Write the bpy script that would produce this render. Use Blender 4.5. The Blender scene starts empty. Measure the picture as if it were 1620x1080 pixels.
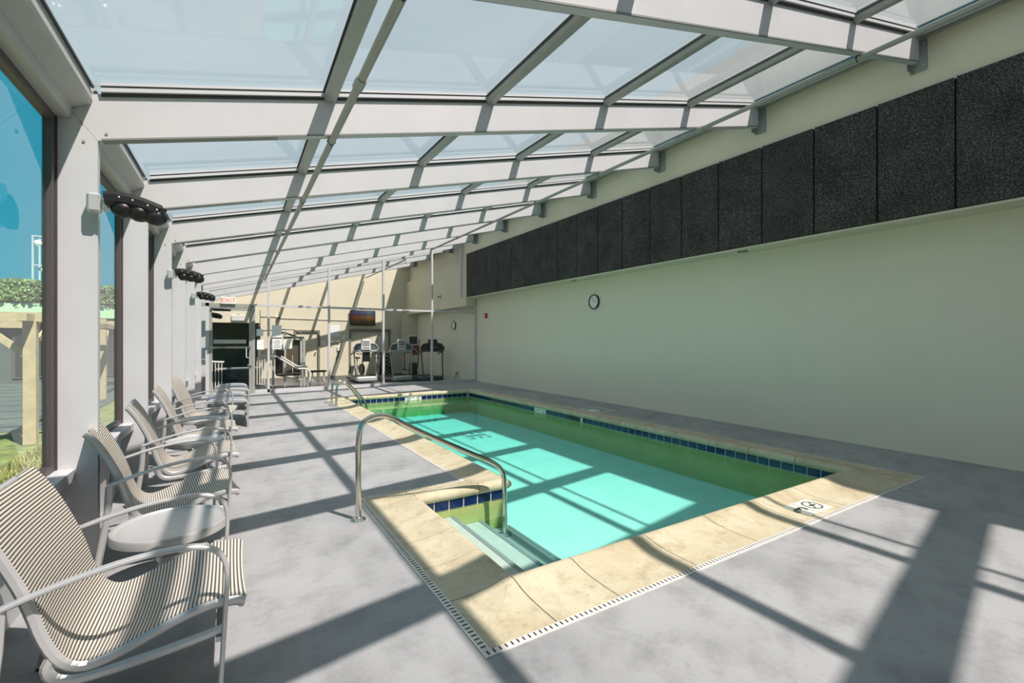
import bpy, math, random
from mathutils import Vector, Matrix
random.seed(7)
scn = bpy.context.scene
COL = scn.collection
PI = math.pi

# ------------------------------------------------------------------ camera
cam_d = bpy.data.cameras.new('camera'); cam = bpy.data.objects.new('camera', cam_d); COL.objects.link(cam)
cam_d.sensor_fit = 'HORIZONTAL'; cam_d.sensor_width = 36.0
cam_d.lens = 727.0 / 1620.0 * 36.0
cam_d.shift_y = -2.0 / 1620.0
cam_d.clip_start = 0.05; cam_d.clip_end = 400
YAW = math.atan(448 / 727.0)
cam.location = (0, 0, 1.5); cam.rotation_euler = (PI / 2, 0, -YAW)
scn.camera = cam

# ------------------------------------------------------------------ sky, sun, exposure
world = bpy.data.worlds.new('sky'); scn.world = world; world.use_nodes = True
wn = world.node_tree; wn.nodes.clear()
wo = wn.nodes.new('ShaderNodeOutputWorld'); wb = wn.nodes.new('ShaderNodeBackground')
wt = wn.nodes.new('ShaderNodeTexCoord'); ws = wn.nodes.new('ShaderNodeSeparateXYZ'); wr = wn.nodes.new('ShaderNodeValToRGB')
wn.links.new(wt.outputs['Generated'], ws.inputs[0]); wn.links.new(ws.outputs['Z'], wr.inputs['Fac'])
wn.links.new(wr.outputs['Color'], wb.inputs['Color']); wn.links.new(wb.outputs[0], wo.inputs[0])
wr.color_ramp.elements[0].position = 0.0; wr.color_ramp.elements[0].color = (0.06, 0.48, 0.66, 1)
wr.color_ramp.elements[1].position = 0.75; wr.color_ramp.elements[1].color = (0.07, 0.33, 0.52, 1)
e = wr.color_ramp.elements.new(0.25); e.color = (0.02, 0.42, 0.64, 1)
wb.inputs['Strength'].default_value = 0.85

sun_d = bpy.data.lights.new('sun', 'SUN'); sun = bpy.data.objects.new('sun', sun_d); COL.objects.link(sun)
sun_d.energy = 14.8; sun_d.angle = math.radians(0.7); sun_d.color = (1.0, 0.99, 0.975)
SUN_L = Vector((-0.30, 0.615, -1.0))
sun.rotation_euler = SUN_L.to_track_quat('-Z', 'Y').to_euler()
sun.location = (6, -6, 20)

scn.view_settings.view_transform = 'Standard'; scn.view_settings.look = 'None'
scn.view_settings.gamma = 1.0; scn.view_settings.use_curve_mapping = False
scn.view_settings.exposure = 0.10

# ------------------------------------------------------------------ materials
def new_mat(name):
    m = bpy.data.materials.new(name); m.use_nodes = True
    nt = m.node_tree; nt.nodes.clear()
    out = nt.nodes.new('ShaderNodeOutputMaterial')
    return m, nt, out

def ramp(nt, src, stops):
    r = nt.nodes.new('ShaderNodeValToRGB'); el = r.color_ramp.elements
    while len(el) < len(stops): el.new(0.5)
    for x, (p, c) in zip(el, stops):
        x.position = p; x.color = (c[0], c[1], c[2], 1)
    nt.links.new(src, r.inputs['Fac']); return r.outputs['Color']

def noise(nt, scale, detail=4, rough=0.55, coord='Object', vec=None):
    n = nt.nodes.new('ShaderNodeTexNoise'); n.inputs['Scale'].default_value = scale
    n.inputs['Detail'].default_value = detail; n.inputs['Roughness'].default_value = rough
    if vec is None:
        tc = nt.nodes.new('ShaderNodeTexCoord'); vec = tc.outputs[coord]
    nt.links.new(vec, n.inputs['Vector']); return n.outputs['Fac']

def mat(name, col, rough=0.5, metal=0.0, var=0.0, vscale=6.0, bump=0.0, bscale=60.0, spec=0.5, coord='Object', emit=None, es=0):
    m, nt, out = new_mat(name)
    p = nt.nodes.new('ShaderNodeBsdfPrincipled'); nt.links.new(p.outputs[0], out.inputs[0])
    p.inputs['Roughness'].default_value = rough; p.inputs['Metallic'].default_value = metal
    p.inputs['Specular IOR Level'].default_value = spec
    p.inputs['Base Color'].default_value = (*col, 1)
    if var > 0:
        f = noise(nt, vscale, coord=coord)
        c = ramp(nt, f, [(0.3, tuple(x * (1 - var) for x in col)), (0.7, tuple(min(1, x * (1 + var)) for x in col))])
        nt.links.new(c, p.inputs['Base Color'])
    if bump > 0:
        b = nt.nodes.new('ShaderNodeBump'); b.inputs['Strength'].default_value = bump; b.inputs['Distance'].default_value = 0.01
        nt.links.new(noise(nt, bscale, 3, coord=coord), b.inputs['Height']); nt.links.new(b.outputs[0], p.inputs['Normal'])
    if emit:
        p.inputs['Emission Color'].default_value = (*emit, 1); p.inputs['Emission Strength'].default_value = es
    return m

def math_n(nt, op, a, b=None):
    n = nt.nodes.new('ShaderNodeMath'); n.operation = op
    for i, v in enumerate((a, b)):
        if v is None: continue
        if isinstance(v, (int, float)): n.inputs[i].default_value = v
        else: nt.links.new(v, n.inputs[i])
    return n.outputs[0]

def mixrgb(nt, fac, a, b, mode='MIX'):
    n = nt.nodes.new('ShaderNodeMix'); n.data_type = 'RGBA'; n.blend_type = mode
    for s, v in ((n.inputs[0], fac), (n.inputs[6], a), (n.inputs[7], b)):
        if isinstance(v, (int, float)): s.default_value = v
        elif isinstance(v, tuple): s.default_value = (*v, 1)
        else: nt.links.new(v, s)
    return n.outputs[2]

def glass(name, tint, milk=0.0, milk_col=(1, 1, 1), base_refl=0.04, gloss_rough=0.0, bump=None, rmax=1.0):
    """thin sheet: transparent + milky (translucent) part + a Schlick mirror"""
    m, nt, out = new_mat(name)
    tr = nt.nodes.new('ShaderNodeBsdfTransparent'); tr.inputs[0].default_value = (*tint, 1)
    last = tr.outputs[0]
    if milk > 0:
        tl = nt.nodes.new('ShaderNodeBsdfTranslucent'); tl.inputs[0].default_value = (*milk_col, 1)
        df = nt.nodes.new('ShaderNodeBsdfDiffuse'); df.inputs[0].default_value = (*[x * 0.8 for x in milk_col], 1)
        a = nt.nodes.new('ShaderNodeMixShader'); a.inputs[0].default_value = 0.25
        nt.links.new(tl.outputs[0], a.inputs[1]); nt.links.new(df.outputs[0], a.inputs[2])
        f = noise(nt, 1.3, 3)
        fr = math_n(nt, 'MULTIPLY', math_n(nt, 'ADD', math_n(nt, 'MULTIPLY', f, 0.25), 0.88), milk)
        b = nt.nodes.new('ShaderNodeMixShader'); nt.links.new(fr, b.inputs[0])
        nt.links.new(last, b.inputs[1]); nt.links.new(a.outputs[0], b.inputs[2]); last = b.outputs[0]
    lw = nt.nodes.new('ShaderNodeLayerWeight'); lw.inputs['Blend'].default_value = 0.5
    p5 = math_n(nt, 'POWER', lw.outputs['Facing'], 5.0)
    fac = math_n(nt, 'ADD', math_n(nt, 'MULTIPLY', p5, rmax - base_refl), base_refl)
    gl = nt.nodes.new('ShaderNodeBsdfGlossy'); gl.inputs['Roughness'].default_value = gloss_rough
    if bump:
        bn = nt.nodes.new('ShaderNodeBump'); bn.inputs['Strength'].default_value = bump[0]; bn.inputs['Distance'].default_value = 0.02
        nt.links.new(noise(nt, bump[1], 2), bn.inputs['Height']); nt.links.new(bn.outputs[0], gl.inputs['Normal'])
    mx = nt.nodes.new('ShaderNodeMixShader'); nt.links.new(fac, mx.inputs[0])
    nt.links.new(last, mx.inputs[1]); nt.links.new(gl.outputs[0], mx.inputs[2]); nt.links.new(mx.outputs[0], out.inputs[0])
    return m, nt, out

M = {}
M['white_metal'] = mat('powder_coated_white_metal', (0.51, 0.515, 0.535), 0.45, var=0.04, vscale=2)
M['grey_metal'] = mat('grey_metal', (0.30, 0.31, 0.31), 0.4, var=0.05)
M['purlin_metal'] = mat('purlin_metal', (0.30, 0.31, 0.29), 0.42, var=0.05)
M['header_metal'] = mat('header_metal', (0.42, 0.42, 0.40), 0.45, var=0.05)
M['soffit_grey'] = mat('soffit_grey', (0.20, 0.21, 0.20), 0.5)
M['gasket'] = mat('dark_gasket', (0.05, 0.05, 0.05), 0.6)
M['bronze'] = mat('dark_window_frame', (0.075, 0.058, 0.058), 0.45)
M['black'] = mat('black_plastic', (0.010, 0.010, 0.011), 0.4)
M['black_rubber'] = mat('black_rubber', (0.02, 0.02, 0.02), 0.7)
M['white_plastic'] = mat('white_plastic', (0.75, 0.75, 0.74), 0.4)
M['paper'] = mat('paper', (0.78, 0.80, 0.80), 0.6)
M['ink'] = mat('ink', (0.03, 0.03, 0.035), 0.7)
M['red'] = mat('red_plastic', (0.45, 0.03, 0.02), 0.45)
M['dark_red'] = mat('dark_red_cloth', (0.16, 0.02, 0.02), 0.8)
M['screen'] = mat('screen_dark', (0.02, 0.02, 0.02), 0.15)
M['chair_metal'] = mat('silver_grey_chair_frame', (0.50, 0.50, 0.50), 0.28, 0.35)
M['steel'] = mat('stainless_steel', (0.62, 0.59, 0.54), 0.14, 1.0)
M['wood'] = mat('pergola_wood', (0.34, 0.235, 0.13), 0.6, var=0.15, vscale=9)
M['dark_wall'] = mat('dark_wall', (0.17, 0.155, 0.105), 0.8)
M['gym_floor'] = mat('speckled_rubber_floor', (0.10, 0.105, 0.11), 0.35, var=0.5, vscale=40)
M['tan_wall'] = mat('beige_wall_paint', (0.66, 0.61, 0.48), 0.7, var=0.04, vscale=1.2, bump=0.15, bscale=90)
M['door_grey'] = mat('olive_grey_door_paint', (0.20, 0.19, 0.15), 0.5)
M['brown_tint'] = mat('smoked_panel', (0.10, 0.085, 0.055), 0.3)
M['grout'] = mat('pale_grout', (0.55, 0.55, 0.52), 0.8)
M['tile'] = mat('cobalt_blue_tile', (0.004, 0.012, 0.07), 0.12, var=0.35, vscale=14)
M['tile_white'] = mat('white_marker_tile', (0.72, 0.74, 0.66), 0.25)
M['tile_black'] = mat('black_marker_tile', (0.02, 0.012, 0.012), 0.2)
M['plaster'] = mat('pool_plaster', (0.72, 0.72, 0.65), 0.8, var=0.05, vscale=3)
M['plaster_olive'] = mat('olive_tinted_plaster', (0.40, 0.41, 0.14), 0.8, var=0.1, vscale=3)
M['step_plaster'] = mat('worn_step_plaster', (0.50, 0.51, 0.46), 0.8, var=0.06, vscale=4)
M['step_edge'] = mat('grey_step_edge', (0.22, 0.25, 0.25), 0.7)
M['drain_white'] = mat('white_drain_plastic', (0.66, 0.63, 0.58), 0.6, var=0.12, vscale=12)
M['slot'] = mat('drain_slot', (0.05, 0.045, 0.04), 0.8)
M['fascia'] = mat('pale_green_fascia', (0.34, 0.45, 0.25), 0.7)
M['patio'] = mat('dark_slate_paving', (0.055, 0.058, 0.05), 0.7, var=0.3, vscale=2)
M['dark_render'] = mat('dark_building_render', (0.06, 0.062, 0.055), 0.8, var=0.2, vscale=1)
M['silver'] = mat('silver_panel', (0.6, 0.6, 0.6), 0.3, 0.4)
M['stool_sling'] = mat('blue_grey_sling', (0.27, 0.29, 0.33), 0.35, var=0.06)
M['green_mat'] = mat('green_mat', (0.02, 0.09, 0.06), 0.6)
M['blue_mat'] = mat('blue_mat', (0.03, 0.09, 0.22), 0.6)
M['exit_red'] = mat('exit_letter', (0.75, 0.18, 0.04), 0.5)
M['exit_dim'] = mat('exit_letter_pale', (0.45, 0.40, 0.36), 0.5)
M['console_grey'] = mat('console_grey', (0.10, 0.13, 0.15), 0.35)
M['frame_dark'] = mat('machine_dark_grey', (0.07, 0.08, 0.08), 0.4)
M['wall_white'] = mat('white_low_wall', (0.50, 0.50, 0.51), 0.6)

# deck: painted concrete, blotches, stains, small scars
m, nt, out = new_mat('painted_concrete_deck'); M['deck'] = m
p = nt.nodes.new('ShaderNodeBsdfPrincipled'); nt.links.new(p.outputs[0], out.inputs[0])
p.inputs['Roughness'].default_value = 0.62; p.inputs['Specular IOR Level'].default_value = 0.35
c1 = ramp(nt, noise(nt, 0.9, 8, 0.62), [(0.32, (0.25, 0.257, 0.266)), (0.52, (0.325, 0.333, 0.343)), (0.75, (0.355, 0.362, 0.368))])
c2 = ramp(nt, noise(nt, 3.7, 9, 0.7), [(0.36, (0.80, 0.80, 0.80)), (0.52, (1, 1, 1)), (0.70, (1.0, 1.0, 0.99))])
c3 = ramp(nt, noise(nt, 38, 5, 0.7), [(0.30, (0.72, 0.72, 0.72)), (0.42, (1, 1, 1))])
cc = mixrgb(nt, 1.0, c1, c2, 'MULTIPLY'); cc = mixrgb(nt, 0.7, cc, c3, 'MULTIPLY')
nt.links.new(cc, p.inputs['Base Color'])
b = nt.nodes.new('ShaderNodeBump'); b.inputs['Strength'].default_value = 0.25; b.inputs['Distance'].default_value = 0.004
nt.links.new(noise(nt, 26, 8, 0.75), b.inputs['Height']); nt.links.new(b.outputs[0], p.inputs['Normal'])

# stucco wall of the pool hall
m, nt, out = new_mat('sage_stucco'); M['stucco'] = m
p = nt.nodes.new('ShaderNodeBsdfPrincipled'); nt.links.new(p.outputs[0], out.inputs[0]); p.inputs['Roughness'].default_value = 0.75
p.inputs['Specular IOR Level'].default_value = 0.2
c = ramp(nt, noise(nt, 0.5, 4), [(0.3, (0.70, 0.665, 0.545)), (0.7, (0.735, 0.70, 0.575))])
tc = nt.nodes.new('ShaderNodeTexCoord'); mp = nt.nodes.new('ShaderNodeMapping'); nt.links.new(tc.outputs['Object'], mp.inputs[0])
mp.inputs['Scale'].default_value = (1, 2.2, 0.16)
st = ramp(nt, noise(nt, 1.6, 5, 0.6, vec=mp.outputs[0]), [(0.70, (1, 1, 1)), (0.80, (1.35, 1.35, 1.4))])
nt.links.new(mixrgb(nt, 0.5, c, st, 'MULTIPLY'), p.inputs['Base Color'])
b = nt.nodes.new('ShaderNodeBump'); b.inputs['Strength'].default_value = 0.35; b.inputs['Distance'].default_value = 0.006
nt.links.new(noise(nt, 55, 4, 0.65), b.inputs['Height']); nt.links.new(b.outputs[0], p.inputs['Normal'])

# acoustic panels: pressed dark fibre with pale flecks
m, nt, out = new_mat('pressed_fibre_board'); M['acoustic'] = m
p = nt.nodes.new('ShaderNodeBsdfPrincipled'); nt.links.new(p.outputs[0], out.inputs[0]); p.inputs['Roughness'].default_value = 0.9
p.inputs['Specular IOR Level'].default_value = 0.1
a1 = ramp(nt, noise(nt, 62, 5, 0.75), [(0.40, (0.018, 0.018, 0.018)), (0.56, (0.075, 0.073, 0.07)), (0.70, (0.30, 0.30, 0.28))])
a2 = ramp(nt, noise(nt, 2.2, 4, 0.6), [(0.3, (0.75, 0.75, 0.75)), (0.7, (1.3, 1.3, 1.3))])
nt.links.new(mixrgb(nt, 1.0, a1, a2, 'MULTIPLY'), p.inputs['Base Color'])
b = nt.nodes.new('ShaderNodeBump'); b.inputs['Strength'].default_value = 0.7; b.inputs['Distance'].default_value = 0.01
nt.links.new(noise(nt, 60, 4, 0.7), b.inputs['Height']); nt.links.new(b.outputs[0], p.inputs['Normal'])

# coping stone: cream cast travertine with pits
m, nt, out = new_mat('cream_cast_stone'); M['coping'] = m
p = nt.nodes.new('ShaderNodeBsdfPrincipled'); nt.links.new(p.outputs[0], out.inputs[0]); p.inputs['Roughness'].default_value = 0.7
c1 = ramp(nt, noise(nt, 2.0, 7, 0.65), [(0.30, (0.40, 0.34, 0.22)), (0.5, (0.49, 0.44, 0.31)), (0.72, (0.55, 0.51, 0.38))])
pit = ramp(nt, noise(nt, 42, 4, 0.65), [(0.30, (0.45, 0.40, 0.32)), (0.36, (1, 1, 1))])
stn = ramp(nt, noise(nt, 7, 9, 0.75), [(0.34, (0.72, 0.68, 0.60)), (0.50, (1, 1, 1))])
c1 = mixrgb(nt, 0.8, c1, stn, 'MULTIPLY')
nt.links.new(mixrgb(nt, 0.8, c1, pit, 'MULTIPLY'), p.inputs['Base Color'])
b = nt.nodes.new('ShaderNodeBump'); b.inputs['Strength'].default_value = 0.5; b.inputs['Distance'].default_value = 0.008
nt.links.new(noise(nt, 30, 5, 0.65), b.inputs['Height']); nt.links.new(b.outputs[0], p.inputs['Normal'])

# woven sling: pale and dark cords running across the seat (U runs along the seat)
m, nt, out = new_mat('striped_woven_sling'); M['sling'] = m
p = nt.nodes.new('ShaderNodeBsdfPrincipled'); nt.links.new(p.outputs[0], out.inputs[0]); p.inputs['Roughness'].default_value = 0.55
uv = nt.nodes.new('ShaderNodeUVMap'); sx = nt.nodes.new('ShaderNodeSeparateXYZ'); nt.links.new(uv.outputs[0], sx.inputs[0])
w = math_n(nt, 'SINE', math_n(nt, 'MULTIPLY', sx.outputs['X'], 2 * PI / 0.0140))
w = math_n(nt, 'ADD', math_n(nt, 'MULTIPLY', w, 0.5), 0.5)
nt.links.new(ramp(nt, w, [(0.30, (0.075, 0.065, 0.055)), (0.50, (0.60, 0.565, 0.50))]), p.inputs['Base Color'])
b = nt.nodes.new('ShaderNodeBump'); b.inputs['Strength'].default_value = 0.6; b.inputs['Distance'].default_value = 0.003
nt.links.new(w, b.inputs['Height']); nt.links.new(b.outputs[0], p.inputs['Normal'])

M['lawn'] = mat('lawn', (0.125, 0.12, 0.03), 0.9, var=0.5, vscale=5)
M['blade'] = mat('grass_blades', (0.22, 0.18, 0.045), 0.8, var=0.5, vscale=3)
M['leaf'] = mat('ivy_leaves', (0.10, 0.14, 0.03), 0.7, var=0.5, vscale=2.5)
M['roof_glass'], _, _ = glass('white_fritted_roof_glass', (0.51, 0.465, 0.435), 0.18, (0.92, 0.86, 0.83), 0.05, 0.03)
M['win_glass'], _, _ = glass('tinted_window_glass', (0.80, 0.97, 0.93), 0, base_refl=0.05)
M['part_glass'], _, _ = glass('clear_partition_glass', (0.97, 0.985, 0.975), 0, base_refl=0.03)
wm, nt, out = glass('pool_water', (0.97, 1.0, 1.0), 0, base_refl=0.02, bump=(0.05, 2.5), rmax=0.75)
ab = nt.nodes.new('ShaderNodeVolumeAbsorption'); ab.inputs['Color'].default_value = (0.33, 0.93, 0.91, 1); ab.inputs['Density'].default_value = 0.95
nt.links.new(ab.outputs[0], out.inputs['Volume']); M['water'] = wm

# ------------------------------------------------------------------ geometry helpers
class MB:
    def __init__(s): s.v = []; s.f = []; s.sm = []
    def add(s, vs, fs, smooth=False):
        o = len(s.v); s.v += [tuple(x) for x in vs]; s.f += [tuple(i + o for i in f) for f in fs]; s.sm += [smooth] * len(fs); return s
    def box(s, x0, x1, y0, y1, z0, z1):
        vs = [(x, y, z) for z in (z0, z1) for y in (y0, y1) for x in (x0, x1)]
        return s.add(vs, [(0, 2, 3, 1), (4, 5, 7, 6), (0, 1, 5, 4), (2, 6, 7, 3), (0, 4, 6, 2), (1, 3, 7, 5)])
    def cbox(s, c, d, mtx=None):
        vs = [Vector((x * d[0] / 2, y * d[1] / 2, z * d[2] / 2)) for z in (-1, 1) for y in (-1, 1) for x in (-1, 1)]
        if mtx is not None: vs = [mtx @ v for v in vs]
        c = Vector(c)
        return s.add([v + c for v in vs], [(0, 2, 3, 1), (4, 5, 7, 6), (0, 1, 5, 4), (2, 6, 7, 3), (0, 4, 6, 2), (1, 3, 7, 5)])
    def rbox(s, c, d, r=0.01, mtx=None):
        """box with chamfered vertical profile on all edges (chamfer r)"""
        vs = []; X, Y, Z = d[0] / 2, d[1] / 2, d[2] / 2
        rings = [(-Z, r), (-Z + r, 0), (Z - r, 0), (Z, r)]
        for z, i in rings:
            for sx, sy in ((-1, -1), (1, -1), (1, 1), (-1, 1)):
                a = (sx * (X - r - i * 0.6), sy * (Y - i)); bb = (sx * (X - i), sy * (Y - r - i * 0.6))
                pr = [bb, a] if (sx * sy > 0) else [a, bb]
                vs += [Vector((q[0], q[1], z)) for q in pr]
        if mtx is not None: vs = [mtx @ v for v in vs]
        c = Vector(c); n = 8; fs = [tuple(reversed(range(n))), tuple(range(3 * n, 4 * n))]
        for k in range(3):
            for i in range(n): fs.append((k * n + i, k * n + (i + 1) % n, (k + 1) * n + (i + 1) % n, (k + 1) * n + i))
        return s.add([v + c for v in vs], fs)
    def bar(s, a, b, w, h=None, up=(0, 0, 1)):
        """rectangular bar from a to b; w across, h along up"""
        a = Vector(a); b = Vector(b); h = h or w; d = (b - a).normalized(); up = Vector(up)
        if abs(d.dot(up)) > 0.98: up = Vector((1, 0, 0))
        sd = d.cross(up).normalized(); u2 = sd.cross(d).normalized()
        vs = [p + sd * (i * w / 2) + u2 * (j * h / 2) for p in (a, b) for i, j in ((-1, -1), (1, -1), (1, 1), (-1, 1))]
        return s.add(vs, [(0, 1, 2, 3), (7, 6, 5, 4), (0, 4, 5, 1), (1, 5, 6, 2), (2, 6, 7, 3), (3, 7, 4, 0)])
    def tube(s, pts, r, n=10, cap=True, rs=None):
        pts = [Vector(p) for p in pts]; vs = []; prev = None
        for i, p in enumerate(pts):
            d = (pts[min(i + 1, len(pts) - 1)] - pts[max(i - 1, 0)]).normalized()
            if prev is None:
                ref = Vector((0, 0, 1)) if abs(d.z) < 0.9 else Vector((1, 0, 0))
                u = d.cross(ref).normalized()
            else: u = (prev - d * prev.dot(d)).normalized()
            prev = u; w = d.cross(u); rr = rs[i] if rs else r
            vs += [p + u * (rr * math.cos(2 * PI * k / n)) + w * (rr * math.sin(2 * PI * k / n)) for k in range(n)]
        fs = [(i * n + k, i * n + (k + 1) % n, (i + 1) * n + (k + 1) % n, (i + 1) * n + k) for i in range(len(pts) - 1) for k in range(n)]
        s.add(vs, fs, True)
        if cap:
            o = len(s.v) - len(vs); s.f += [tuple(o + k for k in reversed(range(n))), tuple(o + len(vs) - n + k for k in range(n))]; s.sm += [False, False]
        return s
    def strap(s, pts, w, h, side=(0, 1, 0)):
        """rectangular section swept along pts lying in the plane normal to side: w along side, h in plane"""
        pts = [Vector(p) for p in pts]; sd = Vector(side); vs = []
        for i, p in enumerate(pts):
            d = (pts[min(i + 1, len(pts) - 1)] - pts[max(i - 1, 0)]).normalized(); nn = sd.cross(d).normalized(); c = h * 0.28
            for a, bb in ((-w / 2, -h / 2 + c), (-w / 2 + c, -h / 2), (w / 2 - c, -h / 2), (w / 2, -h / 2 + c), (w / 2, h / 2 - c), (w / 2 - c, h / 2), (-w / 2 + c, h / 2), (-w / 2, h / 2 - c)):
                vs.append(p + sd * a + nn * bb)
        n = 8; L = len(pts)
        fs = [(i * n + k, i * n + (k + 1) % n, (i + 1) * n + (k + 1) % n, (i + 1) * n + k) for i in range(L - 1) for k in range(n)]
        fs += [tuple(reversed(range(n))), tuple((L - 1) * n + k for k in range(n))]
        return s.add(vs, fs)
    def lathe(s, prof, n=32, c=(0, 0, 0), cap=True):
        c = Vector(c); vs = [c + Vector((r * math.cos(2 * PI * k / n), r * math.sin(2 * PI * k / n), z)) for r, z in prof for k in range(n)]
        fs = [(i * n + k, i * n + (k + 1) % n, (i + 1) * n + (k + 1) % n, (i + 1) * n + k) for i in range(len(prof) - 1) for k in range(n)]
        s.add(vs, fs, True); o = len(s.v) - len(vs)
        if cap and prof[0][0] > 1e-4: s.f.append(tuple(o + k for k in reversed(range(n)))); s.sm.append(False)
        if cap and prof[-1][0] > 1e-4: s.f.append(tuple(o + len(vs) - n + k for k in range(n))); s.sm.append(False)
        return s
    def prism(s, poly, axis, a, b):
        """poly of 2D points extruded along axis (0=x,1=y,2=z) from a to b"""
        def mk(q, t):
            return {0: (t, q[0], q[1]), 1: (q[0], t, q[1]), 2: (q[0], q[1], t)}[axis]
        n = len(poly); vs = [mk(q, a) for q in poly] + [mk(q, b) for q in poly]
        return s.add(vs, [tuple(reversed(range(n))), tuple(range(n, 2 * n))] + [(i, (i + 1) % n, n + (i + 1) % n, n + i) for i in range(n)])
    def cyl(s, a, b, r, n=12): return s.tube([a, b], r, n)
    def sphere(s, c, r, n=12, sc=(1, 1, 1)):
        c = Vector(c); vs = [c + Vector((0, 0, -r * sc[2]))]; m = n // 2
        for i in range(1, m):
            t = -PI / 2 + PI * i / m
            vs += [c + Vector((r * sc[0] * math.cos(t) * math.cos(2 * PI * k / n), r * sc[1] * math.cos(t) * math.sin(2 * PI * k / n), r * sc[2] * math.sin(t))) for k in range(n)]
        vs.append(c + Vector((0, 0, r * sc[2]))); fs = [(0, 1 + (k + 1) % n, 1 + k) for k in range(n)]
        for i in range(m - 2):
            for k in range(n): fs.append((1 + i * n + k, 1 + i * n + (k + 1) % n, 1 + (i + 1) * n + (k + 1) % n, 1 + (i + 1) * n + k))
        o = 1 + (m - 2) * n; fs += [(len(vs) - 1, o + k, o + (k + 1) % n) for k in range(n)]
        return s.add(vs, fs, True)
    def mesh(s, name, material):
        me = bpy.data.meshes.new(name); me.from_pydata(s.v, [], s.f); me.update()
        me.polygons.foreach_set('use_smooth', s.sm); me.materials.append(material)
        if any(s.sm): me.set_sharp_from_angle(angle=math.radians(42))
        import bmesh
        bm = bmesh.new(); bm.from_mesh(me); bmesh.ops.recalc_face_normals(bm, faces=bm.faces); bm.to_mesh(me); bm.free()
        return me
    def build(s, name, material, parent=None, **tags):
        if isinstance(material, str): material = M[material]
        o = bpy.data.objects.new(name, s.mesh(name, material)); COL.objects.link(o)
        if parent is not None: o.parent = parent
        for k, v in tags.items(): o[k] = v
        return o

def inst(name, me, parent, loc, rot=(0, 0, 0), **tags):
    o = bpy.data.objects.new(name, me); COL.objects.link(o); o.parent = parent; o.location = loc; o.rotation_euler = rot
    for k, v in tags.items(): o[k] = v
    return o

def thing(name, label, cat, loc=(0, 0, 0), rz=0, group=None):
    o = bpy.data.objects.new(name, None); COL.objects.link(o); o.location = loc; o.rotation_euler = (0, 0, rz)
    o.empty_display_size = 0.1; o['label'] = label; o['category'] = cat
    if group: o['group'] = group
    return o

def setting(name, label=None):
    o = bpy.data.objects.new(name, None); COL.objects.link(o); o.empty_display_size = 0.1; o['kind'] = 'structure'
    if label: o['label'] = label
    return o

def tag(o, label, cat, group=None):
    o['label'] = label; o['category'] = cat
    if group: o['group'] = group
    return o

def dup(root, loc, rz, label, group=None):
    r = root.copy(); COL.objects.link(r); r.location = loc; r.rotation_euler = (0, 0, rz); r['label'] = label
    if group: r['group'] = group
    for ch in root.children:
        c = ch.copy(); COL.objects.link(c); c.parent = r
        for g in ch.children:
            d = g.copy(); COL.objects.link(d); d.parent = c
    return r

def text_mesh(s, size, material, name, parent, mtx, depth=0.002, align='CENTER'):
    cu = bpy.data.curves.new(name, 'FONT'); cu.body = s; cu.size = size; cu.extrude = depth; cu.align_x = align; cu.align_y = 'CENTER'
    cu.resolution_u = 3
    t = bpy.data.objects.new(name + '_tmp', cu); COL.objects.link(t)
    dg = bpy.context.evaluated_depsgraph_get(); me = bpy.data.meshes.new_from_object(t.evaluated_get(dg))
    bpy.data.objects.remove(t); me.materials.clear(); me.materials.append(M[material])
    me.transform(mtx); me.name = name
    o = bpy.data.objects.new(name, me); COL.objects.link(o); o.parent = parent
    return o

# ------------------------------------------------------------------ dimensions
ZB0, SB = 3.032, 0.255          # underside of the rafters: z = ZB0 + SB*x
ZT0, ST = 3.316, 0.2565         # underside of the purlins / top of the rafter web
def zb(x): return ZB0 + SB * x
def zt(x): return ZT0 + ST * x
XW = 7.72                       # long wall
XB = 7.20                       # bulkhead face above it
def sk(y): return 0.0165 * (y - 4.09)          # the window side is not quite parallel to the long wall
def xin(y): return -0.75 + sk(y)
def xout(y): return -0.955 + sk(y)
FR = [-3.75, -1.79, 0.17, 2.13, 4.09, 6.05, 8.01, 9.97, 11.93, 13.89, 15.85, 17.81, 19.77]
YBACK = 21.6
def prx(i, y): return [(0.66 + 0.016 * y) if y > 0 else 0.66, 2.26, 3.84, 5.36, 6.99][i]
WZ = -0.145                     # water level

# ------------------------------------------------------------------ floor and pool
deck = MB()
xs = [-1.15, 1.06, 2.12, 6.47, 7.9]; ys = [-4.4, 1.91, 4.46, 12.67, 15.12]
for i in range(4):
    for j in range(4):
        if (i == 2 and j in (1, 2)) or (i == 1 and j == 1): continue
        x0, x1, y0, y1 = xs[i], xs[i + 1], ys[j], ys[j + 1]
        deck.add([(x0, y0, 0), (x1, y0, 0), (x1, y1, 0), (x0, y1, 0)], [(0, 1, 2, 3)])
poly = [(1.06, 1.91), (6.47, 1.91), (6.47, 12.67), (2.12, 12.67), (2.12, 4.46), (1.06, 4.46)]
for a in range(6):
    p0, p1 = poly[a], poly[(a + 1) % 6]
    deck.add([(p0[0], p0[1], 0), (p1[0], p1[1], 0), (p1[0], p1[1], -0.15), (p0[0], p0[1], -0.15)], [(0, 1, 2, 3)])
floor = deck.build('floor', 'deck', kind='structure', label='grey painted concrete pool deck with worn blotches')

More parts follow.
